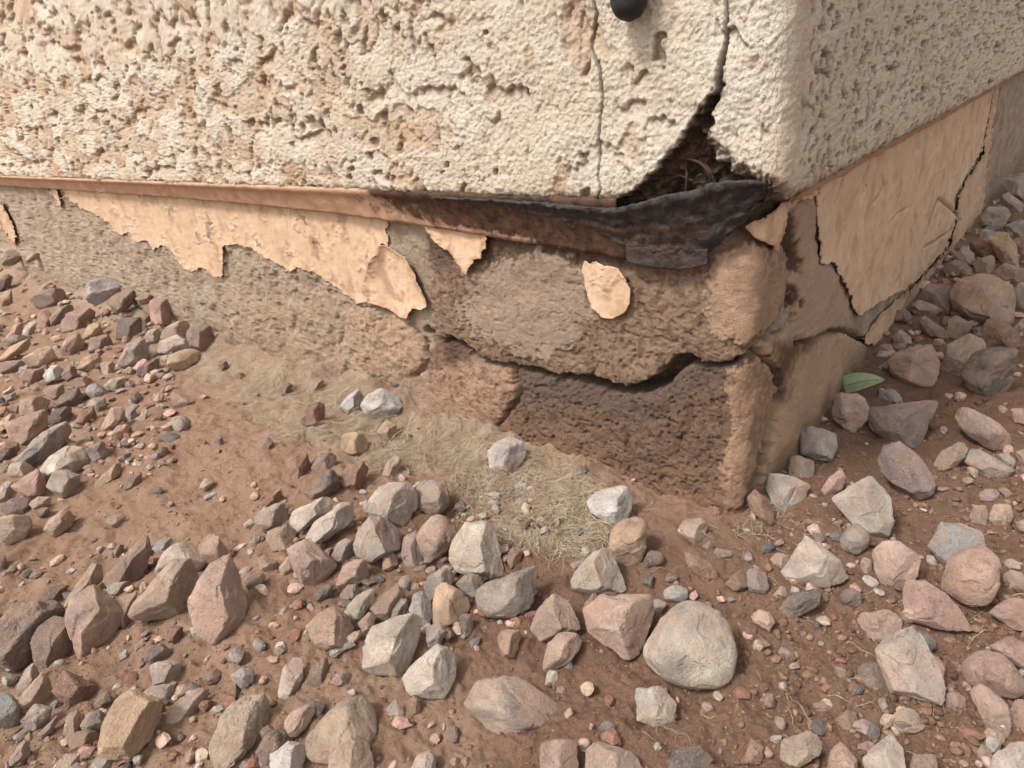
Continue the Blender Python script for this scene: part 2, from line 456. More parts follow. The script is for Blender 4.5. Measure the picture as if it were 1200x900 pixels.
# ------------------------------------------------------------------ stucco wall
HOLE = [(722, 240), (735, 226), (752, 214), (770, 196), (783, 180), (796, 166), (806, 150), (815, 136), (828, 122), (838, 108), (843, 96),
        (848, 100), (842, 118), (835, 135), (834, 152), (840, 166), (852, 180), (868, 192), (886, 201), (904, 208), (922, 214), (930, 224), (920, 262), (720, 262)]
CRK_CORNER = [(851, -60), (852, 20), (850, 50), (847, 70), (844, 100)]
CRK_FINE = [(693, -60), (696, 5), (698, 15), (694, 32), (690, 48), (691, 57), (697, 70), (703, 82), (704, 95), (706, 118), (703, 135), (701, 165), (702, 190), (700, 205), (704, 222), (698, 236)]
def build_stucco():
    root = empty('stucco_wall', (0, 0, ZS))
    S = s_samples(OFF_ST, ZS+0.05, 1.42)
    zz = [0.0, 0.0004, 0.001, 0.0018]
    while zz[-1] < 0.12: zz.append(zz[-1]+0.00074)
    while zz[-1] < 0.36: zz.append(zz[-1]+0.0016)
    while zz[-1] < 2.2: zz.append(zz[-1]+min(max((zz[-1]-zz[-2])*1.3, 0.001), 0.12))
    Z = ZS+np.array(zz)
    s, z = np.meshgrid(S, Z)
    x, y, nx, ny = prof(s, OFF_ST, 0.016)
    P = np.stack([x, y, z], -1)
    px, py, dep = project(P)
    px = np.where(dep > 0.01, px, 5000)
    left = sstep(-0.14, -0.30, s)              # left end is rougher
    right = sstep(0.015, 0.035, s)             # right face
    near = 1-np.maximum(left, right)
    bead = sstep(-0.012, 0.0, s)*(1-right)
    # trowelled lace coat: flat drags that end in ragged lower lips; below each lip the coat
    # is set back and ramps out again
    far_k = 1+np.abs(np.minimum(s, 0))/0.55         # the coat was dragged on coarser away from the corner
    su = np.where(s < 0, -0.55*np.log(far_k), s); zv = (z-ZS)/1.25
    wv = 0.0034*p2(su*190, zv*26, 2)+0.004*p2(su*40, zv*40, 4)+0.0016*p2(su*300, zv*140, 12)
    wu = 0.004*p2(su*60, zv*60, 6)+0.0010*p2(su*330, zv*330, 8)
    fk = far_k**0.8
    def lips(n, lo, hi, amp, fade):
        m = sstep(lo, hi, n); carry = np.zeros(s.shape[1]); out = np.zeros_like(s)
        for r in range(s.shape[0]-2, -1, -1):
            carry = np.minimum(carry*math.exp(-min(Z[r+1]-Z[r], 0.01)/fade)+np.maximum(m[r+1]-m[r], 0), 1.0)
            out[r] = carry
        return out*amp
    n1 = fb2((su+wu)*22, (zv+wv)*30, 3, 40, 0.55)+0.25*fb2(su*9, zv*9, 2, 47)
    a1 = lips(n1, -0.06, 0.01, 0.0040, 0.0085)*sstep(-0.22, 0.05, fb2(su*34, zv*26, 2, 43))
    n2 = fb2((su+wu)*56, (zv+wv)*46, 2, 50, 0.5)+0.3*p2(su*20, zv*20, 52)
    a2 = lips(n2, 0.30, 0.40, 0.0026, 0.0032)
    n3 = fb2((su+wu)*100, (zv+wv)*60, 2, 56, 0.5)+0.4*p2(su*30, zv*30, 58)
    a3 = lips(n3, 0.26, 0.36, 0.0026, 0.0030)
    holes = sstep(0.60, 0.70, p2(s*140, z*105, 64))
    rp = p2(s*210+0.6*p2(s*90, z*90, 65), z*150, 62)+0.45*p2(s*52, z*60, 66)
    pitr = sstep(0.26, 0.40, rp)
    mlt = np.clip(0.35+fb2(s*16, z*16, 2, 69)*1.2, 0, 1)
    n4 = fb2((su+wu)*26, (zv+wv)*32, 3, 140, 0.55)+0.25*fb2(su*8, zv*8, 2, 147)
    pl = sstep(-0.16, -0.06, n4+0.50*near+0.08*left)          # set-back patches between the drags
    pit_n = p2((su+wu)*95, (zv+wv)*70, 64)+0.35*p2(su*200, zv*200, 63)
    holes = sstep(0.56, 0.64, pit_n-0.12*near-0.3*sstep(-0.05, -0.02, s))
    slot = sstep(0.52, 0.62, p2((su+wu)*210, (zv+wv)*75, 67)+0.3*p2(su*22, zv*22, 68))
    h = -a1*fk**0.3*(1-bead)*(1-0.9*right)*(0.55*near+0.85*left+0.4*mlt*near)
    h -= a2*fk**0.3*(1-bead)*(1-0.8*right)*(0.30+0.30*left)
    h -= a3*fk**0.2*left*0.5
    h -= (1-pl)*0.0014*(1-bead)*(1-right)
    h -= pitr*0.0044*right
    h -= holes*0.0032*(1-bead)*(1-right)
    h -= slot*0.0026*left
    h += 0.0007*fb2(s*360, z*360, 3, 70, 0.7)*(1-0.5*bead)+0.0016*fb2(s*20, z*20, 3, 75)*(1-0.6*right)+0.0005*fb2(s*110, z*110, 2, 77)
    # bulge next to the corner and lean of the loose corner piece
    rec = np.clip(((a1/0.004)**2*(0.5+0.5*left)+0.6*(a2/0.0026)**2+0.7*(a3/0.0026)**2*left)+0.75*(1-pl)+0.9*holes+0.8*slot*left, 0, 1)*0.8*(1-bead)*(1-right)  # recess tan, drawn in tight under the lips to deepen their shade
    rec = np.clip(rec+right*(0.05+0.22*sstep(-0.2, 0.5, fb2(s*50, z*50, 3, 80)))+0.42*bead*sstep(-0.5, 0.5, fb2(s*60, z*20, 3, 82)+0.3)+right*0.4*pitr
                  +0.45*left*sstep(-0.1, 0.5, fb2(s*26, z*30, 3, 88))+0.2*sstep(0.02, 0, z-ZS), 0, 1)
    # cracks
    jit = 0.8*p2(s*500, z*500, 90)
    c1 = linesd(px, py, CRK_CORNER, [-0.2, 0.1, 0.9, 2.2, 3.5])+jit
    c2 = linesd(px, py, CRK_FINE, [0.7]*9+[0.3]*3+[0.0]*4)+jit*0.6
    h -= 0.012*sstep(1.6, -0.6, c1)+0.0085*sstep(1.2, -0.3, c2)
    lip = np.exp(-(np.maximum(c1, 0)/9)**2); h += 0.0014*lip*(px < 850)
    # broken-out hole at the corner
    hd = polysd(px, py, HOLE)+4.0*fb2(s*160, z*160, 3, 95, 0.6)
    dep_h = sstep(2.5, -7, hd)*0.010+sstep(-6, -30, hd)*0.0055
    dr = linesd(px, py, [(846, 90), (842, 118), (835, 135), (834, 152), (840, 166), (868, 192), (904, 208), (934, 218)])+5*fb2(s*120, z*120, 3, 96)
    dep_h = dep_h*np.maximum(0.28+0.72*sstep(4, 34, dr), sstep(172, 140, py))
    h -= dep_h
    h += sstep(3, -4, hd)*0.0030*fb2(s*190, z*190, 4, 99, 0.65)
    # rounded lower arris, crumbly
    zb = z-ZS
    h -= 0.0022*np.exp(-zb/0.0016)+0.0012*np.exp(-zb/0.004)*(p2(s*300, s*0, 101)+0.5)
    stain_shade = 0.75*np.exp(-np.maximum(zb, 0)/0.0022)*sstep(-0.22, -0.10, s)*(0.4+0.8*np.clip(p2(s*90, z*200, 103)+0.4, 0, 1))
    stain_shade = np.maximum(stain_shade, sstep(5, -3, hd)*(0.35+0.5*sstep(2, 20, dr)+0.6*sstep(172, 140, py)+0.35*np.clip(fb2(s*160, z*160, 3, 97), -1, 1)))
    stain_shade = np.clip(stain_shade, 0, 1)
    stain_shade = np.maximum(stain_shade, 0.6*sstep(8, -8, linesd(px, py, [(781, -10), (788, 18), (783, 40), (776, 55)])+6*fb2(s*150, z*150, 2, 105)))
    stain_shade = np.maximum(stain_shade, 1.0*sstep(1.3, -0.2, np.minimum(c1, c2)))
    stain_shade = np.maximum(stain_shade, 0.42*(1-right)*(1-bead)*np.maximum(sstep(0.72, 0.98, a1/0.004), left*sstep(0.7, 0.98, a2/0.0026)))  # shadow right under the lips, painted into the colour
    stain_shade = np.maximum(stain_shade, 0.6*right*pitr+0.40*(1-right)*(1-bead)*np.maximum(holes, slot*left))  # dirt in return-side pits, darkened to paint in their weak shade; brown holes
    zz2 = z+0.0012*p2(s*220, s*0+3.3, 107)*np.exp(-zb/0.003)
    V = np.stack([x+nx*h, y+ny*h, zz2], -1)
    # lower return: inwards under the coat
    xr, yr, _, _ = prof(S, 0.001, 0.016)
    xm, ym, _, _ = prof(S, OFF_ST*0.6, 0.016)
    row1 = np.stack([xm, ym, np.full_like(S, ZS-0.0006)], -1); row0 = np.stack([xr, yr, np.full_like(S, ZS+0.002)], -1)
    V = np.concatenate([row0[None], row1[None], V], 0)
    pad = lambda a: np.concatenate([a[:1], a[:1], a], 0)
    rec, stain_shade, hdp, pxp, pyp, sp = pad(rec), np.maximum(pad(stain_shade), 0), pad(hd), pad(px), pad(py), pad(s)
    stain_shade[:2] = 0.5
    nr, nc = V.shape[:2]
    V = V.reshape(-1, 3); Fc = grid_faces(nr, nc)
    fs = lambda a: a.reshape(-1)[Fc].mean(1)
    hole = (fs(hdp) < -1.0) & (fs(pad(dr)) > 15)
    # the corner crack divides the coat
    cx = np.interp(fs(pyp), [p[1] for p in CRK_CORNER], [p[0] for p in CRK_CORNER])
    rightpart = (fs(pxp) > cx)
    reg = np.where(hole, 2, np.where(rightpart, 1, 0))
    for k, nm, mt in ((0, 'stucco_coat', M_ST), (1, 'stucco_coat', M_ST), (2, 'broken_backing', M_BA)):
        v, f, a, b = compact(V, Fc[reg == k], rec.reshape(-1), stain_shade.reshape(-1))
        o = mesh_np(nm, v-np.array([0, 0, ZS]), f, mt, root, attrs={'rec': a, 'stain_shade': b})
        if k == 2: o['label'] = 'dark crumbled backing inside the hole at the stucco corner'
        if k == 1: o['label'] = 'smooth rounded corner and pitted return side of the stucco'
    tag(root, 'cream textured stucco wall with a crack and a broken hole at its corner', 'wall')
    return root
STUCCO = build_stucco()

# ------------------------------------------------------------------ foundation
CRACKS = [  # (pixel path, half widths, depth)
    ([(500, 385), (512, 400), (530, 397), (548, 408), (566, 424), (600, 430), (640, 438), (672, 442), (690, 447), (705, 452), (722, 456), (742, 457), (760, 452), (776, 446), (786, 436), (795, 425), (806, 421), (818, 428), (840, 429), (862, 424), (884, 405), (900, 388), (912, 370), (921, 352)],
     [3, 3, 3, 3, 2.5, 2.5, 3, 4, 5, 6.5, 6.5, 6, 7.5, 8, 8.5, 8, 5.5, 3.5, 2.5, 2.5, 3, 3, 2.5, 1.5], 0.026),
    ([(600, 432), (603, 446), (607, 462), (600, 476), (590, 490), (582, 503)], [2, 2.2, 2.4, 1.6, 1.2, .8], 0.010),
    ([(886, 408), (898, 424), (908, 436), (911, 452), (910, 468), (905, 482), (898, 498), (884, 545), (872, 590)], [3, 3, 3.5, 3.5, 3, 3, 3.5, 2.5, 1.5], 0.014),
    ([(921, 352), (922, 330), (924, 312), (925, 290), (921, 270), (919, 252)], [1.0, 1.2, 1.4, 1.8, 2.2, 1.5], 0.004),
    ([(921, 345), (930, 356), (928, 372), (922, 384), (908, 392)], [1.2, 1.6, 1.6, 1.6, 1.6], 0.005),
    ([(935, 402), (952, 398), (968, 390), (985, 387), (1000, 392), (1016, 402)], [3, 3.5, 3.5, 3, 3, 3], 0.013),
    ([(420, 360), (440, 362), (456, 366), (478, 376), (488, 390)], [0.8, 1, 1.3, 2, 1.6], 0.004),
    ([(498, 400), (501, 416), (497, 432), (484, 441)], [2, 2.6, 2.6, 1.6], 0.006),
    ([(690, 446), (694, 436), (700, 430)], [1, .8, .3], 0.003),
    ([(1160, 222), (1163, 214), (1166, 208)], [1.5, 1.2, .6], 0.004),
    ([(742, 402), (745, 415), (741, 430)], [.6, .8, .4], 0.002),
]
R_UP = [(500, 262), (900, 220), (922, 250), (924, 330), (921, 352), (900, 388), (884, 405), (862, 424), (818, 428), (795, 424), (776, 446), (742, 457), (700, 450), (640, 438), (566, 424), (530, 397), (512, 400), (505, 350)]
R_LOW = [(600, 432), (640, 438), (700, 450), (742, 457), (776, 446), (795, 424), (818, 428), (862, 424), (886, 408), (908, 436), (911, 460), (898, 498), (872, 590), (850, 680), (700, 640), (560, 560), (582, 503), (607, 462)]
R_MID = [(512, 400), (530, 397), (566, 424), (600, 432), (607, 462), (582, 503), (560, 560), (500, 520), (505, 470), (498, 440), (500, 412)]
R_LFT = [(410, 355), (456, 366), (488, 390), (500, 412), (496, 434), (482, 445), (430, 440), (405, 400)]
R_NAR = [(920, 240), (952, 222), (960, 308), (972, 305), (998, 368), (990, 388), (968, 390), (935, 402), (925, 372), (921, 352), (925, 300)]
R_RLO = [(886, 408), (922, 384), (935, 402), (968, 390), (1000, 392), (1016, 402), (980, 460), (900, 600), (868, 620), (898, 498), (911, 460), (908, 436)]
def foundation_fields(s, z):
    x, y, nx, ny = prof(s, 0.0, 0.012)
    P = np.stack([x, y, z], -1)
    px, py, dep = project(P)
    px = np.where(dep > 0.01, px, 5000)
    jx = 3.2*fb2(s*120, z*120, 3, 110, 0.6); jy = 3.2*fb2(s*120, z*120, 3, 114, 0.6)
    qx, qy = px+jx, py+jy
    rg = [polysd(qx, qy, p) for p in (R_UP, R_LOW, R_MID, R_LFT, R_NAR, R_RLO)]
    w = [sstep(3, -5, d) for d in rg]
    h = np.zeros_like(s)
    h += w[0]*(0.0024-0.0018*sstep(330, 270, py))
    h += w[1]*(-0.0008+0.0070*sstep(470, 620, py)+0.002*sstep(870, 905, px))
    h += w[2]*(0.0002+0.0026*np.clip(-rg[2]/32, 0, 1)**0.6)
    h += w[3]*(0.0004+0.0020*np.clip(-rg[3]/25, 0, 1)**0.6)
    h += w[4]*0.0030
    h += w[5]*(0.0010+0.006*sstep(400, 520, py))
    # rounded arrises of the broken blocks
    for d, ww in zip(rg[:2]+rg[4:], w[:2]+w[4:]):
        h -= ww*0.0016*np.exp(-np.maximum(-d, 0)/4.0)
    
    h += 0.0026*fb2(s*22, z*22, 2, 130)
    # coarse render on the far left, spalled layers
    far = sstep(-0.26, -0.36, s)
    lay = fb2(s*40, z*34, 3, 133, 0.6)
    h -= far*0.0018*sstep(0.05, 0.12, lay)
    h += far*0.0012*fb2(s*150, z*110, 3, 134, 0.6)
    # thin flaked layer on the upper block: smooth skin standing proud
    skin = sstep(2.5, -2.5, polysd(qx*1.0+4*jx, qy+3*jy, [(540, 372), (556, 330), (590, 300), (660, 292), (700, 330), (690, 372), (672, 408), (640, 420), (600, 408), (566, 392)]))
    skin2 = sstep(2.5, -2.5, polysd(qx+2*jx, qy+2*jy, [(835, 300), (880, 285), (918, 292), (921, 350), (896, 388), (870, 398), (838, 392), (828, 350)]))
    skin3 = sstep(3, -3, polysd(qx+jx, qy+jy, [(846, 440), (905, 412), (908, 470), (896, 500), (876, 560), (856, 600), (846, 540), (862, 500), (850, 470)]))
    h += 0.0010*skin+0.0014*skin2+0.0016*skin3
    rough = (w[1]*0.9+w[0]*0.5+w[2]*0.4+0.5)*(1-0.4*np.maximum(np.maximum(skin, skin2), skin3))
    cor = 1-0.6*np.exp(-(s/0.014)**2)
    h += cor*rough*(0.0008*fb2(s*80, z*80, 3, 120, 0.55)+0.0004*p2(s*400, z*400, 124))
    h -= cor*rough*(0.0013*sstep(0.45, 0.6, p2(s*150, z*140, 128))+0.0009*sstep(0.35, 0.5, p2(s*290, z*280, 129)))
    for pts, wd, dp in CRACKS:
        d = linesd(px+jx*0.8, py+jy*0.8, pts, wd)
        h -= dp*sstep(1.6, -2.2, d)
        h -= 0.0012*np.exp(-np.maximum(d, 0)/4)
    # dark vertical scars on the narrow piece
    scar = sstep(2.5, -2, polysd(qx+jx, qy, [(917, 254), (928, 246), (931, 275), (934, 300), (938, 320), (924, 316), (919, 290)]))
    scar2 = sstep(2.0, -2, polysd(qx+jx, qy, [(923, 330), (932, 336), (936, 352), (928, 366), (922, 350)]))
    h -= 0.0022*np.maximum(scar, scar2)
    return dict(x=x, y=y, nx=nx, ny=ny, px=px, py=py, qx=qx, qy=qy, rg=rg, w=w, h=h, skin=skin, skin2=skin2, skin3=skin3, scar=np.maximum(scar, scar2), far=far)
def build_foundation():
    root = empty('foundation', (0, 0, 0))
    S = s_samples(0.0, 0.10, 1.6)
    Z = np.concatenate([np.linspace(-0.12, -0.03, 8)[:-1], np.arange(-0.03, ZS+0.012, 0.00082)])
    s, z = np.meshgrid(S, Z)
    f = foundation_fields(s, z)
    px, py, w = f['px'], f['py'], f['w']
    nz = fb2(s*40, z*40, 4, 140, 0.6); nf = fb2(s*150, z*150, 3, 145, 0.6)
    def mixc(c, m, col): return c*(1-m[..., None])+np.array(lin(*col))*m[..., None]
    c = np.broadcast_to(np.array(lin(194, 174, 152)), s.shape+(3,)).copy()
    c = mixc(c, sstep(-0.2, 0.5, nz), (172, 148, 124))
    # tan smear low on the left side
    c = mixc(c, 0.6*sstep(30, -20, polysd(px, py, [(270, 345), (420, 350), (500, 400), (500, 480), (380, 430), (280, 400)])+14*nz), (196, 162, 134))
    c = mixc(c, w[0], (164, 136, 112)); c = mixc(c, w[0]*sstep(0.0, 0.5, nf), (132, 104, 82))
    c = mixc(c, w[0]*sstep(335, 285, py+10*nz), (112, 88, 72))  # shade below the drip strip painted onto the top of the block
    brk = 0.5+0.5*sstep(-0.3, 0.3, nf+0.6*nz)
    c = mixc(c, 0.9*f['skin']*brk, (192, 168, 146)); c = mixc(c, 0.9*f['skin2']*brk, (204, 168, 138))
    c = mixc(c, w[1], (134, 104, 84)); c = mixc(c, w[1]*sstep(0.0, 0.5, nf), (106, 82, 66))
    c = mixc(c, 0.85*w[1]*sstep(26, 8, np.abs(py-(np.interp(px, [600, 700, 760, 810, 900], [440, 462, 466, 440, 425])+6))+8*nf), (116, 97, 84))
    c = mixc(c, 0.9*f['skin3']*brk, (204, 164, 132))
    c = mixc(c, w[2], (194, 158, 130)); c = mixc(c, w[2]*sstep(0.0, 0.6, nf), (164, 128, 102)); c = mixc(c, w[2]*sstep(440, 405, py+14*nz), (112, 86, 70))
    c = mixc(c, w[3], (208, 172, 142)); c = mixc(c, w[3]*sstep(0.0, 0.5, nf), (178, 140, 112)); c = mixc(c, w[4], (204, 172, 146)); c = mixc(c, w[5], (208, 172, 140))
    c = mixc(c, w[5]*sstep(10, -10, polysd(px, py, [(905, 400), (955, 400), (930, 425), (915, 470), (905, 450)])+5*nf), (124, 92, 72))
    c = mixc(c, f['scar'], (104, 78, 62))
    c = mixc(c, 0.8*f['far']*sstep(-0.2, 0.5, nz), (186, 164, 138))
    # soil splash low down, dust
    c = mixc(c, 0.6*sstep(0.035, 0.0, z+0.012*nz), (150, 114, 90))
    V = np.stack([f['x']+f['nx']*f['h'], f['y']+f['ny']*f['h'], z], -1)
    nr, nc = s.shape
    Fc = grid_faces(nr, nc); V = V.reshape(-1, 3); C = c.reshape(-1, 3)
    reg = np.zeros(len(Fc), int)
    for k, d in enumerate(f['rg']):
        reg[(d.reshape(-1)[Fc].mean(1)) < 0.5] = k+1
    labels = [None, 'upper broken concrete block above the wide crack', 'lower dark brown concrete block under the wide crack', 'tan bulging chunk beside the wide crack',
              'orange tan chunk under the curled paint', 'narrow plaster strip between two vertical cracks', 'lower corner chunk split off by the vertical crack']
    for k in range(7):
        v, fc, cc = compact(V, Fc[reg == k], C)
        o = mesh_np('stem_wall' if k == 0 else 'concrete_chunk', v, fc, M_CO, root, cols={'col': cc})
        if labels[k]: o['label'] = labels[k]
    # ---- paint sheets
    # (name, polygon, base lift, edge curl, curl side weight)
    sheets = [
        ('paint_coat', [(62, 205), (78, 230), (100, 246), (112, 250), (130, 262), (141, 276), (150, 272), (160, 284), (172, 282), (181, 294), (190, 286), (199, 292), (212, 310), (226, 318), (238, 312), (250, 324), (262, 322), (262, 288), (276, 286), (296, 290), (312, 300), (322, 308), (340, 318), (352, 314), (374, 322), (392, 334), (404, 346),
                        (420, 354), (438, 352), (447, 350), (449, 330), (440, 301), (449, 296), (449, 285), (456, 288), (455, 250), (455, 200)], 0.0007, 0.0010, 'left'),
        ('paint_flake', [(440, 301), (449, 296), (450, 286), (462, 288), (478, 300), (490, 316), (498, 332), (504, 345), (506, 357), (499, 361), (490, 359), (486, 364), (482, 371), (474, 369), (460, 362), (448, 356), (436, 352), (430, 330)], 0.0024, 0.0040, 'left'),
        ('paint_flake', [(497, 258), (540, 262), (578, 272), (577, 290), (570, 292), (572, 302), (562, 300), (560, 308), (554, 318), (548, 310), (543, 304), (533, 292), (522, 284), (512, 274)], 0.0036, 0.0024, 'left'),
        ('paint_flake', [(690, 303), (696, 308), (704, 304), (712, 309), (722, 308), (730, 312), (738, 322), (745, 336), (744, 352), (736, 364), (724, 370), (710, 368), (700, 357), (694, 343), (691, 326), (687, 314)], 0.0022, 0.0009, 'left'),
        ('paint_flake', [(0, 234), (6, 240), (14, 256), (22, 276), (20, 286), (12, 278), (4, 262), (-6, 245)], 0.0022, 0.003, 'left'),
        ('paint_flake', [(56, 214), (68, 216), (74, 230), (76, 243), (70, 238), (62, 226)], 0.0022, 0.003, 'left'),
        ('paint_coat', [(948, 216), (1000, 186), (1168, 80), (1150, 165), (1147, 176), (1128, 205), (1115, 228), (1114, 246), (1114, 262), (1106, 288), (1090, 305), (1080, 316), (1066, 331), (1052, 340), (1032, 350), (1016, 360), (1003, 370), (998, 364), (994, 350), (986, 334), (976, 318), (972, 306), (964, 309), (959, 308), (957, 290), (953, 262), (950, 238)], 0.0010, 0.0014, 'right'),
        ('paint_coat', [(1150, 167), (1168, 80), (1168, 110), (1160, 160), (1154, 200), (1152, 240), (1130, 285), (1108, 322), (1080, 362), (1050, 388), (1020, 404), (1013, 403), (1010, 396), (1016, 386), (1026, 372), (1040, 358), (1056, 344), (1070, 334), (1083, 318), (1094, 306), (1109, 290), (1117, 263), (1118, 246), (1119, 230), (1131, 207), (1149, 180)], 0.0012, 0.0016, 'right'),
        ('paint_flake', [(872, 263), (886, 252), (905, 240), (925, 226), (948, 212), (948, 228), (938, 232), (926, 236), (916, 244), (910, 256), (906, 272), (900, 284), (897, 291), (888, 284), (880, 274)], 0.0030, 0.0026, 'right'),
    ]
    plabel = ['tan paint coat with a ragged torn lower edge', 'curled tan paint flake lifting off the concrete', 'pale torn paint flake hanging under the rusty strip',
              'small rounded pale paint patch left on the bare concrete', 'thin upright paint flake on the grey render', 'small pointed paint flake below the strip',
              'large tan paint sheet above the diagonal crack', 'tan paint strip below the diagonal crack', 'pointed tan paint flake under the black metal']
    gx, gy = f['qx'], f['qy']
    for (nm, poly, lift, curl, side), lb in zip(sheets, plabel):
        jag = 2.4*fb2(s*110, z*110, 2, 150, 0.5)+0.9*p2(s*420, z*420, 152)
        sd = polysd(px, py, poly)+jag*(0.45 if curl > 0.003 or curl < 0.001 else 1.0)
        keep = sd < 0
        vm = keep.reshape(-1)
        fm = vm[Fc].any(1)
        # snap outside vertices of boundary cells onto the outline
        g0 = np.gradient(sd, axis=0); g1 = np.gradient(sd, axis=1)
        gg = g0*g0+g1*g1+1e-9
        di = np.where(sd > 0, -sd*g0/gg, 0); dj = np.where(sd > 0, -sd*g1/gg, 0)
        di = np.clip(di, -1.4, 1.4); dj = np.clip(dj, -1.4, 1.4)
        dz = np.gradient(z, axis=0); ds = np.gradient(s, axis=1)
        s2 = s+dj*ds; z2 = z+di*dz
        hh = f['h']-0*s
        lf = np.exp(-np.maximum(-sd, 0)/7.0)*curl*(0.35+0.65*np.clip(fb2(s*30, z*30, 2, 155)+0.5, 0, 1))
        # the sheet bridges the fine relief below it
        hs_ = hh.copy()
        for k in (6, 6, 10, 10, 15, 15):
            hs_[k:-k, k:-k] = (hs_[k:-k, k:-k]+hs_[:-2*k, k:-k]+hs_[2*k:, k:-k]+hs_[k:-k, :-2*k]+hs_[k:-k, 2*k:])/5
        hs_ = np.maximum(hs_+0.0006, np.minimum(hh-0.0004, hs_+0.0016))
        X, Y, NX, NY = prof(s2, 0.0, 0.012)
        tot = hs_+lift+lf+0.0004*fb2(s*80, z*80, 3, 158)
        if side == 'right':    # low fold of the buckled sheet along the diagonal crack
            tot = tot+0.003*np.exp(-(linesd(px, py, [(1147, 172), (1115, 235), (1108, 290), (1070, 331), (1000, 370)])/10)**2)*0.5
        fine = linesd(px, py, [(1098, 234), (1090, 252), (1083, 276)], [1.5, 1, .5])
        fine = np.minimum(fine, linesd(px, py, [(1099, 233), (1109, 243), (1116, 250), (1122, 259)], [1.6, 1.6, 1.3, .6]))
        fine = np.minimum(fine, linesd(px, py, [(1108, 272), (1096, 281), (1082, 289)], [.6, 1.4, 1.2]))
        fine = np.minimum(fine, linesd(px, py, [(1032, 205), (1034, 216), (1026, 232), (1020, 240)], [.4, .6, .6, .2]))
        fine = np.minimum(fine, linesd(px, py, [(1040, 262), (1050, 250), (1062, 243)], [.3, .5, .2]))
        fine = np.minimum(fine, linesd(px, py, [(975, 240), (980, 224), (984, 210)], [.2, .5, .5]))
        tot = tot-0.0022*sstep(1.2, -0.8, fine)
        stain_shade = 0.6*sstep(14, -10, linesd(px, py, [(1055, 345), (1085, 308), (1108, 285)])+10*nz)*(side == 'right')+0.55*sstep(6, -2, np.maximum(-sd, 0)+6*nf)*(curl > 0.0015)
        stain_shade = np.maximum(stain_shade, 0.5*sstep(0.15, 0.7, nz)*np.where((px > 330) & (px < 520), 1.0, 0.7))
        stain_shade = np.maximum(stain_shade, 0.8*sstep(1.2, -0.8, fine))
        vv = np.stack([X+NX*tot, Y+NY*tot, z2], -1).reshape(-1, 3)
        v, fc, stn = compact(vv, Fc[fm], stain_shade.reshape(-1))
        o = mesh_np(nm, v, fc, M_PA, root, attrs={'stain_shade': stn})
        md = o.modifiers.new('thickness', 'SOLIDIFY'); md.thickness = 0.0008; md.offset = -1
        o['label'] = lb
    tag(root, 'cracked concrete foundation with peeling tan paint under the stucco', 'foundation')
    return root
FOUND = build_foundation()

# ------------------------------------------------------------------ weep screed and bent corner metal
def strip(name, s, ztop, zbot, otop, obot, mat, parent, attrf, rows=14, bulge=None, th=0.0012, r=0.014):
    t = np.linspace(0, 1, rows)[:, None]
    S = np.broadcast_to(s, (rows, len(s)))
    Zt = ztop*(1-t)+zbot*t; O = otop*(1-t)+obot*t
    if bulge is not None: O = O+bulge(S, t)
    O = O+0.0009*fb2(S*90, Zt*90, 3, 170)
    X = np.zeros_like(S); Y = np.zeros_like(S)
    x, y, nx, ny = prof(S, 0.008, r)
    X = x+nx*(O-0.008); Y = y+ny*(O-0.008)
    V = np.stack([X, Y, Zt], -1).reshape(-1, 3)
    Fc = grid_faces(rows, len(s))[:, ::-1]
    pz = parent.location
    o = mesh_np(name, V-np.array([pz[0], pz[1], pz[2]]), Fc, mat, parent, attrs=attrf(S, Zt, t+0*S))
    md = o.modifiers.new('thickness', 'SOLIDIFY'); md.thickness = th; md.offset = 0
    return o
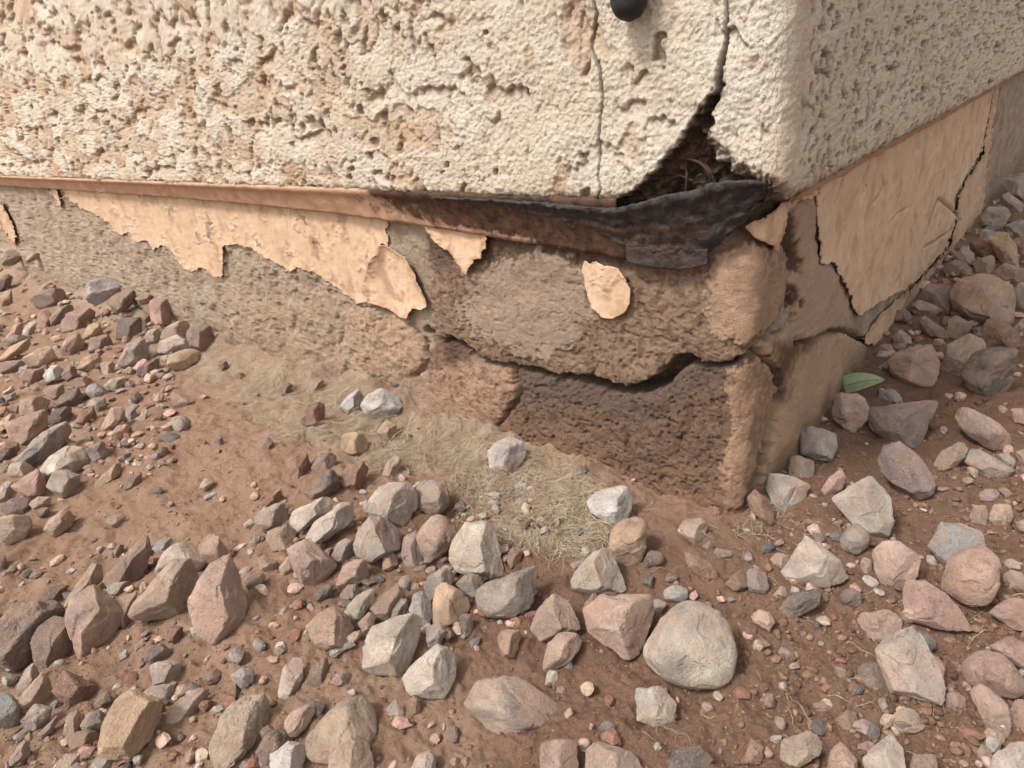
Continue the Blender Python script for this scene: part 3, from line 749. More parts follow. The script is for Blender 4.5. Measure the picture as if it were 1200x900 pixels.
def build_metal():
    low = [(-30, 216), (0, 217), (100, 224), (200, 231), (300, 240), (400, 251), (480, 262), (560, 275), (640, 288), (700, 298), (735, 305)]
    sz = np.array([pix2sz(x, y, 0.008) for x, y in low])
    s = np.concatenate([np.linspace(-3, sz[0, 0], 30)[:-1], np.linspace(sz[0, 0], sz[-1, 0], 420)])
    zb = np.interp(s, sz[:, 0], sz[:, 1])+0.0006*p2(s*60, s*0, 172)
    o = strip('weep_screed', s, np.full_like(s, ZS+0.001), zb, np.full_like(s, OFF_ST-0.0035), np.full_like(s, 0.0075), M_ME, STUCCO,
          lambda S, Z, t: {'rust': (0.1+0.95*sstep(-0.42, -0.14, S)*(1.0-0.6*sstep(0.6, 1.0, t))+0.5*sstep(-0.16, -0.09, S)+1.0*np.exp(-(t/0.22)**2)*sstep(-0.34, -0.2, S)).reshape(-1)},
          bulge=lambda S, t: 0.0030*np.exp(-((t-0.12)/0.12)**2))
    o['label'] = 'painted metal drip strip under the stucco, rusting towards the corner'
    # right side: only a thin edge shows
    s = np.concatenate([np.linspace(0.035, 0.5, 160), np.linspace(0.5, 3, 20)[1:]])
    zb = ZS-0.0075+0.0012*p2(s*70, s*0, 174)
    o = strip('weep_screed', s, np.full_like(s, ZS+0.001), zb, np.full_like(s, OFF_ST-0.004), np.full_like(s, 0.010), M_ME, STUCCO,
          lambda S, Z, t: {'rust': (0.45*sstep(0.10, 0.03, S)).reshape(-1)})
    o['label'] = 'thin tan drip strip edge on the return side'
    # black bent corner piece
    up = [(520, 228), (600, 231), (680, 236), (720, 240), (745, 239), (770, 233), (790, 226), (815, 221), (838, 218), (852, 210), (872, 208), (892, 209), (908, 213), (926, 207), (950, 200)]
    lo_ = [(520, 240), (600, 252), (680, 272), (720, 284), (745, 292), (770, 298), (790, 300), (815, 302), (838, 297), (852, 284), (872, 268), (892, 248), (908, 232), (926, 216), (950, 204)]
    su = np.array([pix2sz(x, y, 0.012) for x, y in up]); sl_ = np.array([pix2sz(x, y, 0.012) for x, y in lo_])
    s = np.linspace(su[0, 0], su[-1, 0], 260)
    zt = np.interp(s, su[:, 0], su[:, 1])+0.0008*p2(s*180, s*0, 176); zb = np.interp(s, sl_[:, 0], sl_[:, 1])+0.0010*p2(s*220, s*0, 178)
    ot = np.interp(s, [su[0, 0], su[3, 0], su[6, 0], su[9, 0], su[-1, 0]], [OFF_ST-0.001, OFF_ST+0.001, OFF_ST+0.003, OFF_ST+0.001, OFF_ST-0.006])
    o = strip('bent_flashing', s, zt, zb, ot, np.full_like(s, 0.0095), M_RU, STUCCO, lambda S, Z, t: {'rust': (0.75*sstep(0.25, 0.6, t)*sstep(0.0, -0.06, S)).reshape(-1)},
          rows=26, bulge=lambda S, t: 0.0020*np.exp(-((t-0.10)/0.09)**2)+0.0012*p2(S*120, t*6, 180)+0.0008*fb2(S*260, t*14, 3, 182), th=0.001)
    o['label'] = 'black rusted bent metal lip across the broken corner'
    # small dark stub below it
    lo2 = [(736, 284), (760, 288), (800, 292), (831, 290)]; lo3 = [(736, 306), (760, 311), (800, 315), (831, 309)]
    a = np.array([pix2sz(x, y, 0.008) for x, y in lo2]); b = np.array([pix2sz(x, y, 0.008) for x, y in lo3])
    s = np.linspace(a[0, 0], a[-1, 0], 80)
    o = strip('flashing_stub', s, np.interp(s, a[:, 0], a[:, 1]), np.interp(s, b[:, 0], b[:, 1]), np.full_like(s, 0.0098), np.full_like(s, 0.0088), M_RU, STUCCO,
          lambda S, Z, t: {'rust': 0.55*np.ones(S.size)}, th=0.003)
    o['label'] = 'dark metal stub under the black lip'
build_metal()

# ------------------------------------------------------------------ rocks
TONE = {  # albedo colours as sRGB, word for the label
    'g': ((182, 168, 156), 'grey'), 'lg': ((220, 204, 187), 'pale beige'), 'p': ((208, 174, 153), 'pinkish tan'), 'pk': ((210, 168, 152), 'pink'),
    'r': ((158, 114, 96), 'reddish brown'), 'b': ((156, 132, 117), 'brown'), 'o': ((222, 184, 148), 'orange tan'), 'd': ((124, 114, 108), 'dark grey'),
    'w': ((226, 219, 210), 'whitish'), 'bl': ((188, 185, 182), 'bluish grey'), 'pu': ((164, 142, 135), 'purplish brown'), 't': ((206, 180, 156), 'tan'),
}
# tone, flags (e embedded, f flat, r rough, s smooth), outline in photo pixels [; own label]
ROCKS = '''
bl f 174,636 211,627 212,633 196,648 188,650 176,642 ; flat bluish slate behind the two-lobed beige rock
b a 122,680 132,666 168,630 172,631 175,645 166,687 150,690 125,687 ; brown upright wedge leaning beside the flat bluish slate
lg s 182,668 196,642 206,637 226,633 236,642 240,662 225,675 190,675 ; beige rock with a grey stained cap behind a lumpy tan rock
t - 153,718 160,705 190,675 200,660 218,655 232,660 241,670 228,712 205,721 185,717 170,725 157,725 ; large lumpy tan rock beside the biggest grey pink slab
p - 234,640 247,622 252,630 268,645 262,655 245,668 236,662
p A 223,703 232,685 250,660 262,652 290,651 303,656 300,680 292,712 278,725 258,750 238,752 232,740 236,715 224,710 ; biggest grey pink slab standing on its edge on bare dirt
lg - 222,735 232,725 234,748 228,753
p a 77,725 85,699 107,682 118,692 145,722 135,752 112,765 101,780 92,768 88,745 ; large pinkish rock with a bright side and a pointed foot
p - 75,713 83,695 108,660 118,662 120,680 108,685 85,700
lg - 121,688 130,684 152,681 160,686 150,698 130,697
p - 130,700 150,697 161,690 155,722 146,740 143,722
b - 55,688 82,686 80,702 62,704 56,698
d f 4,708 25,701 28,705 15,712 6,712
pu r -6,732 20,708 50,703 68,708 72,722 60,735 38,757 35,775 20,785 5,780 -10,770 ; rough purplish boulder with a knobbly surface
b a 37,755 45,735 62,722 77,728 89,762 86,778 62,792 55,790 42,778 39,768 ; blocky brown rock leaning on the rough purplish boulder
g - 20,805 30,785 40,776 50,785 45,795 28,815
t - 17,827 28,812 48,790 56,795 64,815 52,823 25,833
r a 62,810 75,785 90,792 112,803 115,815 105,824 82,828 72,820 ; reddish brown angular rock with a sharp ridge
bl s -14,815 10,812 25,828 25,845 15,858 -10,858
lg r 24,846 30,838 40,826 50,830 60,829 58,842 45,855 32,857 ; knobbly white stone beside a smooth bluish cobble
g - 43,862 65,840 70,842 60,858 50,865
bl - 58,826 66,820 72,823 64,830
b - 3,870 15,858 27,852 29,864 14,868
p - 29,864 34,858 40,863 38,868 31,869
g - 11,892 20,876 29,868 40,873 38,882 20,896 13,897
b - 110,825 118,815 128,809 131,822 122,832 112,830
g - 95,850 103,838 115,832 124,838 128,843 118,858 102,862
p a 77,867 85,858 104,856 116,858 118,873 112,880 86,879
t - 73,870 78,840 88,828 100,830 98,845 85,860 80,872
t f 45,915 60,893 82,882 112,886 105,915
lg f 100,915 112,888 130,884 135,915
o a 118,875 122,850 137,822 152,812 168,820 191,823 190,840 182,862 172,885 150,890 130,884 118,883 ; large orange and grey rock with a flat bright face
lg - 177,781 184,777 203,774 211,778 214,798 205,804 196,803 180,802 ; square pale stone resting on another pale stone
lg s 168,812 180,803 200,802 213,808 210,815 192,823 176,820
pu r 168,765 178,756 190,755 200,762 200,773 180,779 170,776 ; knobbly purple stone behind the square pale stone
bl f 139,768 148,760 157,762 150,770 141,773
p - 157,757 165,752 172,753 170,762 160,763
b f 135,757 145,752 153,752 145,760
r r 193,742 200,735 215,733 217,745 208,753 197,752
t fe 195,840 215,812 235,808 248,815 240,835 215,850 198,850
bl - 271,792 282,784 297,784 297,798 285,810 277,800
r e 268,810 278,800 282,815 272,822
w f 261,834 275,821 280,822 278,828 265,838
t er 245,880 262,840 285,818 315,810 325,822 318,850 300,870 280,890 255,905
lg - 327,810 332,785 345,770 355,772 354,795 345,815 336,826 328,818 ; slender pale stone standing upright on bare dirt
b er 360,800 368,770 385,768 388,800 380,815 370,818
p - 388,800 395,790 410,788 414,796 405,803 392,804
p - 334,845 345,832 362,826 372,832 362,848 348,862 336,862
t es 354,870 368,852 385,832 405,818 425,814 440,825 445,840 440,862 430,880 400,895 360,890 ; large rounded brown cobble half sunk in dirt
w a 310,915 318,885 338,870 352,872 363,880 360,915 ; bluish white rock in front of the rounded brown cobble
b - 300,882 312,862 328,853 342,862 345,870 325,880 312,895
t a 385,915 388,885 410,865 412,880 432,872 447,915
lg f 452,832 462,820 476,818 476,828 470,846 460,853 453,848 ; thin pale chip lying flat on dirt
r s 477,822 485,816 494,820 492,835 482,838
d - 361,578 372,562 380,551 390,552 398,562 395,575 382,582 365,585
r - 397,560 410,545 425,541 433,552 432,568 415,575 402,572
p e 445,568 452,545 462,532 470,540 465,560 455,572
o a 400,525 402,510 414,507 440,514 430,530 410,533 ; orange and maroon stone caught in dry fibres
o - 443,505 452,494 464,497 466,510 455,518 445,512
r r 353,492 360,475 378,470 385,478 380,495 365,500 355,498
w - 399,476 408,464 420,457 427,465 420,478 408,484 ; smaller of two white stones against the foundation
w - 424,475 433,462 446,456 462,464 470,475 462,490 445,492 430,485 ; larger of two white stones against the foundation
r er 330,560 345,530 355,527 367,545 362,565 340,580
pu e 365,548 375,532 395,530 392,545 375,560
r e 303,590 315,582 330,573 336,582 325,592 308,600
g - 297,608 308,598 325,590 343,588 345,600 335,613 312,620 303,615
lg - 286,614 294,608 302,612 298,618 288,619
lg a 340,605 345,598 380,582 397,578 400,585 388,598 370,605 352,622 344,614
lg a 361,628 370,612 385,600 400,589 415,592 420,605 412,612 395,622 375,635 368,640
p - 315,623 330,617 345,615 348,635 338,645 320,645 313,632
p - 338,645 345,640 358,634 370,640 393,662 385,672 372,685 355,685 345,668
p - 327,665 340,650 347,660 345,670 332,678
p - 302,655 310,651 325,658 322,670 306,668
g - 388,655 395,638 405,632 415,635 416,650 405,660 392,660
lg a 432,600 433,588 445,572 458,567 478,568 487,580 489,605 475,615 455,613 438,606 ; pale flat-topped rock at the top of the stone heap
g s 487,578 489,563 500,562 520,565 527,578 525,592 515,602 500,608 490,595 ; round grey stone on top of the heap next to the flat-topped rock
g a 415,638 425,615 434,606 455,608 473,620 470,640 450,650 435,658 420,650
p s 487,632 497,615 510,604 522,606 535,620 538,628 525,645 510,656 495,652
g - 470,650 476,618 488,622 490,640 497,655 485,670 475,665
o - 448,660 450,652 468,646 468,660 457,668 449,668 ; small bright orange stone wedged inside the stone heap
p a 394,685 402,665 415,656 430,656 440,665 435,678 415,685 398,690
d s 364,702 372,692 385,683 392,688 388,698 375,705
g - 399,698 408,686 422,685 427,690 418,702 404,705
lg a 407,710 420,698 440,688 442,695 432,712 422,728 416,730 410,722
b a 435,713 447,698 465,685 475,700 470,715 458,728 443,725
g - 464,688 470,675 479,673 481,690 478,702 468,696
g - 457,712 470,702 477,703 478,720 466,727 457,725
bl - 480,715 485,698 495,693 505,705 507,725 497,735 485,725
g - 497,690 503,675 515,667 535,665 542,672 528,682 515,690 508,705
o - 508,730 508,705 512,690 522,684 535,692 550,700 553,715 540,728 520,734 ; peach and pink stone with fine dark veins
d - 538,735 540,722 553,718 556,730 550,745 542,750
lg a 528,655 533,635 547,614 572,614 582,622 593,640 593,665 585,675 572,677 555,674 535,668 ; large pale pink block with a dark right side
r - 594,655 597,645 605,640 611,648 608,660 598,668
g - 545,675 560,673 568,680 562,700 553,702 548,690 535,685
g a 560,700 562,690 575,683 600,676 615,668 645,660 656,675 655,685 630,705 600,722 575,720 563,712 ; long grey rock below the pale pink block
p - 361,735 375,720 392,712 408,725 424,745 420,757 380,760 370,755
p - 420,730 432,718 440,722 437,738 425,742
lg A 411,785 420,765 437,750 437,735 480,720 490,722 500,750 495,770 475,790 430,787 ; large wedge-shaped greyish rock with a sharp vertical ridge
g - 497,735 515,732 523,740 515,755 503,762
lg - 472,795 490,775 512,757 525,760 535,770 533,795 520,815 505,817 480,812 ; pale pitted rock beside the wedge-shaped greyish rock
o - 579,742 590,738 610,740 613,752 602,770 590,768 ; small orange tan stone alone on bare dirt
p a 619,748 632,715 650,693 665,695 683,710 680,735 665,742 625,752 ; pink flat triangular stone below the long grey rock
p a 637,782 643,755 655,742 685,745 680,765 662,778 642,787
lg f 627,790 640,785 660,788 662,800 655,806 637,802
bl f 660,782 666,775 674,776 672,784 664,787
lg a 670,680 680,665 695,650 715,642 728,655 735,690 715,697 690,695 672,690 ; pale pyramid-shaped rock in front of a peach stone
o s 705,640 715,620 730,610 745,605 757,615 757,640 750,660 738,670 728,655 ; peach coloured stone behind the pale pyramid-shaped rock
w - 688,590 700,577 730,570 760,592 755,600 720,612 700,605 ; white and charcoal stone at the foot of the cracked corner
d s 755,655 762,645 775,648 778,658 768,666 758,663
p - 686,715 705,700 760,700 770,722 757,745 750,770 735,772 710,755 692,740 ; broad pinkish rock touching the large black-stained boulder
b - 685,708 695,695 705,697 700,708 688,712
lg s 755,760 770,735 785,712 812,706 850,722 860,745 862,775 850,803 820,808 790,800 762,780 ; large pale boulder with black stains, biggest rock of the heap
bl s 778,692 790,685 805,690 806,702 795,707 780,703 ; larger of two smooth bluish pebbles behind the black-stained boulder
bl s 760,707 770,702 782,706 775,718 766,718 ; smaller of two smooth bluish pebbles behind the black-stained boulder
lg r 737,815 745,807 775,805 790,820 806,828 795,840 772,851 762,842 745,843 ; pale rough rock alone on dirt in front of the black-stained boulder
t esf 488,850 500,828 522,806 560,794 600,786 640,778 705,786 712,815 668,842 600,866 540,880 495,874 ; long smooth tan slab sunk in the dirt
p - 635,915 635,872 655,866 678,870 682,915
p - 685,915 690,880 700,870 730,878 765,895 765,915
d e 783,915 790,880 820,876 835,890 835,915
r - 870,895 880,865 895,875 892,895
lg - 475,915 490,885 503,880 510,888 508,915
p - 527,893 532,886 540,890 538,900 530,898
p - 540,892 547,886 552,892 545,899
t - 797,618 803,610 820,608 832,618 832,630 815,637 803,630 ; tan stone directly under the cracked foundation corner
r a 803,648 812,648 830,660 843,670 840,678 828,682 808,665 ; brick red oblong stone below the tan stone at the corner
b s 832,648 840,642 855,643 858,652 845,655 833,652
b - 823,640 832,634 838,640 830,646
r - 850,685 858,675 870,667 877,675 875,688 862,693
g a 875,670 882,667 900,670 903,685 895,695 880,692 876,685
r - 876,585 885,575 898,585 910,605 905,618 890,608 880,598
lg f 884,565 892,555 918,552 935,565 958,573 957,590 938,603 910,598 900,585 ; pale flat rock with a notched edge by the corner crack
t f 910,540 920,532 935,535 945,543 965,543 970,555 960,570 940,567 920,555
pk - 962,575 972,560 985,550 990,560 988,572 972,581 963,580 ; small salmon pink stone between two pale flat rocks
w r 938,505 945,500 980,506 982,520 975,540 940,532 ; lavender white square stone near the corner
lg a 978,585 995,573 1020,559 1030,570 1050,585 1045,612 1040,627 1010,625 995,605 ; pale five-sided rock beside the salmon pink stone
g s 984,632 993,618 1005,614 1018,625 1018,640 1005,650 988,645
p r 970,475 980,463 1010,460 1018,475 1015,492 1000,508 985,498 972,488 ; pitted pink brown stone just below the green leaf
pu - 1017,485 1025,478 1065,475 1100,470 1092,490 1075,525 1050,520 1025,505 ; large purplish pink rock beside the pitted pink brown stone
bl f 1020,465 1035,455 1060,455 1077,468 1060,475 1025,478
p a 1040,425 1050,415 1065,410 1090,405 1104,425 1103,453 1060,450 1048,440 ; pale pink slab with a dark underside near the green leaf
p - 1024,412 1035,404 1053,405 1057,415 1040,420 1028,420
d r 1128,435 1140,415 1165,407 1190,412 1200,430 1190,450 1170,467 1140,460 1130,448 ; dark rough rock with white crystalline streaks
t - 1104,430 1112,405 1135,393 1150,400 1155,410 1138,415 1128,435 1130,450 1112,448
r r 1150,395 1160,375 1175,378 1208,402 1208,412 1170,408 1155,405
p - 1118,345 1125,330 1150,325 1180,330 1186,345 1182,375 1165,382 1135,372 1122,360 ; large pinkish rock in the pile against the painted foundation side
pu - 1080,345 1090,335 1113,335 1115,355 1112,370 1095,365
p - 1070,358 1078,352 1098,360 1095,372 1083,370
b a 1077,378 1085,372 1110,388 1118,395 1108,400 1088,395
b a 1112,375 1120,371 1140,382 1138,390 1120,398 1108,392
lg - 1048,395 1055,387 1067,395 1067,402 1055,402
p f 1088,397 1095,395 1120,404 1115,409 1095,406
g - 1150,255 1158,245 1170,240 1183,250 1180,265 1165,270 1152,265
g - 1172,232 1182,226 1198,240 1195,250 1180,245
bl - 1180,265 1195,258 1206,262 1206,280 1185,275
bl - 1145,272 1155,269 1170,272 1165,282 1150,280
o - 1160,278 1180,274 1190,290 1192,310 1178,315 1170,295 ; curved orange pink stone in the pile by the painted wall side
r - 1138,285 1150,280 1165,285 1170,302 1150,305 1140,298
r - 1185,276 1207,280 1207,312 1193,308 1190,290
g - 1120,300 1130,290 1140,297 1143,310 1130,315
b - 1105,315 1120,305 1140,312 1140,325 1115,325
p a 1142,310 1160,298 1168,305 1160,322 1148,325
p - 1165,320 1180,310 1207,318 1207,330 1180,332
g - 1183,340 1207,335 1207,365 1190,368
lg - 1188,385 1207,365 1207,390
g - 1172,212 1207,205 1207,235 1185,228
p s 1118,490 1125,478 1140,480 1165,493 1188,515 1188,528 1160,527 1135,510 ; long tan striped stone below the dark rough rock
p - 1095,545 1103,530 1122,520 1136,520 1133,532 1118,548 1105,553
g s 1130,540 1137,527 1150,528 1165,540 1188,550 1180,560 1155,560
g s 1170,533 1180,530 1190,540 1188,552 1175,545
pu - 1030,540 1036,525 1055,520 1075,535 1095,560 1092,580 1075,585 1050,570 1035,555 ; mauve oblong rock pointing away from the pale five-sided rock
p - 1190,530 1207,525 1207,548 1195,542
p - 1185,480 1207,478 1207,500 1188,495
p - 1137,605 1142,593 1155,592 1160,605 1155,616 1140,613
t r 1157,608 1165,592 1185,592 1188,605 1180,618 1165,615
bl - 1088,640 1105,613 1125,615 1150,625 1155,642 1130,655 1110,662 ; bluish lilac flat rock under the large round pink rock
pk s 1092,678 1110,655 1135,643 1155,640 1170,655 1172,680 1160,705 1140,712 1115,700 ; large round pink rock on the crumbly soil
pk a 1060,690 1065,680 1085,682 1100,690 1152,738 1148,745 1110,735 1062,725 ; pink slab tapering to a point beside the large round pink rock
pk - 1160,718 1170,708 1185,702 1208,705 1208,740 1185,735
pk s 1127,785 1135,770 1152,763 1175,768 1195,790 1200,810 1185,818 1155,810 1135,800 ; smooth pink cobble beside loose crumbs of soil
pk - 1160,758 1180,748 1208,745 1208,790 1185,775
lg a 1025,762 1040,750 1068,736 1080,748 1095,775 1108,805 1100,822 1065,812 1045,808 1035,785 ; large pale greenish slab lying on crumbly soil
p s 1138,815 1142,803 1155,802 1170,810 1180,825 1185,850 1180,865 1160,860 1145,830
pu - 1108,815 1115,810 1130,815 1138,825 1130,832 1110,830
pk - 1183,835 1190,822 1208,818 1208,865 1190,860
o - 1152,858 1160,854 1180,862 1178,872 1165,875
lg - 1150,915 1165,885 1185,872 1208,868 1208,915
t r 1043,842 1055,830 1085,832 1090,850 1075,858 1050,858
d e 1005,785 1012,775 1035,780 1045,800 1035,812 1012,812
p - 1020,650 1035,637 1055,636 1078,655 1075,672 1055,692 1035,685 1025,665 ; pale pink rock between the round pink rock and the star-shaped rock
lg - 919,670 940,655 945,630 960,640 980,655 1000,672 995,688 985,688 970,680 940,685 925,678 ; pale star-shaped rock with dirt on its edge
d - 910,720 920,705 930,695 960,690 966,700 950,715 925,725
d - 983,705 988,693 1000,690 1012,698 1010,710 995,712
p - 1008,660 1012,652 1020,655 1022,668 1012,676
p - 902,655 912,648 925,652 928,662 915,668
g - 906,697 915,687 925,690 922,700 910,702
p - 880,722 890,715 902,718 908,730 902,740 885,730
r - 866,735 878,728 888,735 885,745 870,745
p er 1000,735 1010,720 1040,715 1062,725 1058,740 1030,755 1012,752
t - 915,890 918,868 945,858 965,862 975,870 960,885 935,898
p - 965,915 975,880 985,870 1003,890 1003,915
lg a 1008,915 1012,888 1045,860 1058,870 1060,890 1060,915
p - 1005,873 1018,868 1028,872 1020,883 1008,884
b e 978,845 992,832 1005,835 1008,850 990,860
b e 950,825 965,822 975,830 965,836
r - 880,870 890,868 895,885 885,895
p - 1065,915 1070,885 1095,885 1100,915
t - 1145,880 1150,872 1165,880 1160,890 1148,892
lg - 1174,660 1182,655 1198,658 1195,667 1180,667
p - 1175,675 1185,668 1207,675 1207,690 1180,690
p - 1190,612 1207,608 1207,628 1195,622
pu - 37,350 50,342 78,336 84,342 80,355 60,360 45,360 ; long mauve stone at the upper edge of the gravel bank
bl f 98,345 105,330 140,325 150,330 130,345 108,362 98,358 ; pale bluish slab at the upper edge of the gravel bank
b a 128,355 138,345 158,335 162,345 150,360 138,366
g - 60,372 70,360 85,357 88,364 70,375 62,380
pk - 45,370 55,362 62,375 55,388 45,385
pk - 70,380 78,368 105,362 115,368 110,382 90,388 75,388
o - 96,398 104,382 115,378 120,390 110,397
d - 138,396 139,374 165,374 166,390 150,400
pk - 177,355 182,348 195,352 203,362 200,378 180,380 177,365
pk - 160,350 170,343 180,348 176,355 165,357
d - 163,368 172,364 177,370 175,390 166,392
lg a 190,395 195,385 213,375 228,380 220,395 205,397 195,399
pu - 220,395 222,387 235,382 246,384 250,395 240,412 225,405 ; rounded mauve stone at the tip of the gravel bank
lg - 187,412 190,400 207,394 218,400 222,408 200,416
o s 197,427 200,416 220,410 233,413 233,422 215,432 202,434 ; oval orange tan stone at the tip of the gravel bank
t - 170,398 175,388 188,385 190,398 178,402
p - 171,412 178,404 190,402 188,415 176,419
g a 140,425 150,405 165,395 175,408 172,420 155,430 145,430
d - 160,432 175,424 188,420 185,432 172,440 162,440
t - 143,436 152,430 160,435 158,440
o - 2,418 15,405 33,398 36,406 22,415 8,423
g - -2,402 15,394 35,392 40,398 25,402 5,406
pk - 70,415 78,395 88,388 98,404 88,415 75,418
pu - 105,412 107,397 125,393 134,404 120,412
p - 28,420 45,410 58,408 65,420 55,430 38,430
pu - -2,430 5,425 25,422 35,430 20,437 -2,438
pk - 24,440 30,434 50,433 53,445 35,452 28,448
w - 52,440 60,430 72,428 74,438 65,448 58,450
b - 72,440 80,430 92,430 90,440 78,447
o - 92,432 98,420 115,415 118,425 105,435
p - 118,428 125,420 134,424 133,440 124,444
lg a 122,453 130,445 148,442 148,452 132,460
bl s 101,460 105,452 115,450 125,458 125,465 110,468
g - 102,475 108,468 122,466 124,478 115,484
pk - 78,450 90,444 115,438 118,445 100,455 85,455
p - 45,462 62,452 85,450 88,455 70,468 50,466
d - 66,472 75,462 90,455 96,465 92,476 70,478
d - 53,490 58,478 90,478 92,488 80,495 55,497
r - 89,495 95,482 108,478 112,488 100,498
p - 25,470 40,465 60,468 52,482 35,492 25,485
p - 9,497 25,490 52,482 53,498 45,512 28,522 15,515
o - -3,498 10,487 22,485 24,492 8,502 -3,508
g - 12,478 25,470 25,480 20,485
pk - -3,480 10,475 10,487 -3,488
lg - 3,460 15,452 16,458 6,462
bl - 6,464 18,460 20,466 8,470
p - 120,500 130,480 143,478 145,490 130,506 122,508
bl - 146,495 150,475 157,474 160,490 155,496
lg - 163,492 168,478 173,482 170,494 165,497
pk - 130,510 138,500 148,498 150,510 140,517
g a 20,538 35,525 50,508 75,497 80,508 70,525 55,538 32,545 ; long grey stone lying across the lower gravel bank
d - -2,530 8,520 20,520 22,528 8,540 -2,540
lg a 10,555 15,543 28,542 40,548 35,560 20,560
pk a 15,570 30,560 44,552 50,560 58,575 50,583 37,585 ; bright pink triangular stone in the gravel bank
lg - 50,550 60,537 78,525 95,527 103,540 95,553 75,560 57,562 ; pale pink rock leaning on a pale notched stone
lg a 57,570 65,553 80,553 103,562 97,575 75,582 62,575
pu - 100,533 105,525 120,518 133,522 132,530 115,540 104,540
o fA 109,570 120,557 140,540 150,536 145,550 130,565 115,574 ; cream coloured splinter lying on bare dirt
b f 145,570 152,560 166,553 170,560 160,570 148,574
lg - -3,580 5,565 15,562 16,575 8,585 -3,590
pu - -3,598 15,585 32,585 38,595 25,607 12,602
t - 35,590 45,583 60,583 58,592 42,598
b - 42,600 50,595 65,596 58,604 46,605
t - -8,640 -8,610 15,604 33,605 38,615 30,628 10,638 ; layered greyish tan rock at the foot of the gravel bank
p - 53,620 60,608 75,598 95,605 80,618 65,627
g - 125,612 130,605 145,603 148,612 135,618
b f 88,640 105,634 120,628 121,630 105,640
pu s -8,650 5,650 8,660 4,672 -8,672
g s 200,495 205,489 216,488 223,494 220,504 208,508 ; round grey pebble alone on sandy dirt
p fe 202,463 220,462 232,463 225,472 208,482 202,476
d f 248,520 258,513 266,512 262,520 252,524
d - 308,520 314,512 320,514 320,522 312,528
p - 232,572 240,562 248,560 250,567 240,575
p - 180,460 186,464 192,462 190,474 182,476
d - 257,428 265,422 268,428 260,434
r - 275,440 282,436 288,440 280,446
d - 328,455 336,448 344,452 340,462 330,464
p - 362,448 372,443 382,447 376,460 366,460
b - 2,305 8,295 22,294 28,302 15,310 4,312
p - 30,305 38,296 47,296 45,302 34,308
d - -3,330 8,322 14,325 10,338 -3,342
pk - -3,350 12,340 14,355 -3,362
pk - 8,395 18,380 28,378 26,392 12,400
lg - 25,392 35,375 42,378 40,392 30,398
w a 573,530 580,520 597,514 612,518 618,535 605,550 590,556 576,548 ; white faced stone on dry fibres below the dark concrete block
pu - 565,538 571,525 576,535 572,546
d - 672,548 680,545 688,548 685,557 675,557
g e 603,570 612,562 620,568 618,580 607,582
'''
_ico = {}
def ico(n):
    if n not in _ico:
        bm = bmesh.new(); bmesh.ops.create_icosphere(bm, subdivisions=n, radius=1.0)
        V = np.array([v.co[:] for v in bm.verts]); Fc = np.array([[v.index for v in f.verts] for f in bm.faces]); bm.free()
        _ico[n] = (V, Fc)
    return _ico[n]
def hull2(P):
    P = sorted(map(tuple, P))
    def half(pts):
        h = []
        for p in pts:
            while len(h) > 1 and (h[-1][0]-h[-2][0])*(p[1]-h[-2][1])-(h[-1][1]-h[-2][1])*(p[0]-h[-2][0]) <= 0: h.pop()
            h.append(p)
        return h
    a, b = half(P), half(P[::-1]); return np.array(a[:-1]+b[:-1])
def zone(px, py):
    if px > 1040 and py < 420: return 'in the pile against the painted foundation side', 'stones piled against the painted side'
    if px > 860 and py < 620: return 'near the green leaf and the split corner', 'stones beside the split foundation corner'
    if px > 860: return 'on the crumbly soil around the large round pink rock', 'stones on the crumbly soil'
    if px < 200 and py < 420: return 'on the upper gravel bank under the grey render', 'stones of the upper gravel bank'
    if px < 190 and py < 520: return 'in the middle of the gravel bank', 'stones of the middle gravel bank'
    if px < 190 and py < 650: return 'at the foot of the gravel bank', 'stones at the foot of the gravel bank'
    if px < 330 and py > 600: return 'among the big rocks around the grey pink slab', 'stones around the grey pink slab'
    if py > 800: return 'beside the sunken tan slab', 'stones beside the sunken slab'
    if py < 540 or (py < 590 and px < 480): return 'in the dry fibres along the foundation', 'stones in the dry fibres'
    if px > 690: return 'around the black-stained boulder', 'stones around the black-stained boulder'
    if px < 345: return 'at the far edge of the heap towards the gravel bank', 'stones at the edge of the heap'
    return 'in the stone heap below the foundation corner', 'stones of the central heap'
ROCKINFO = []
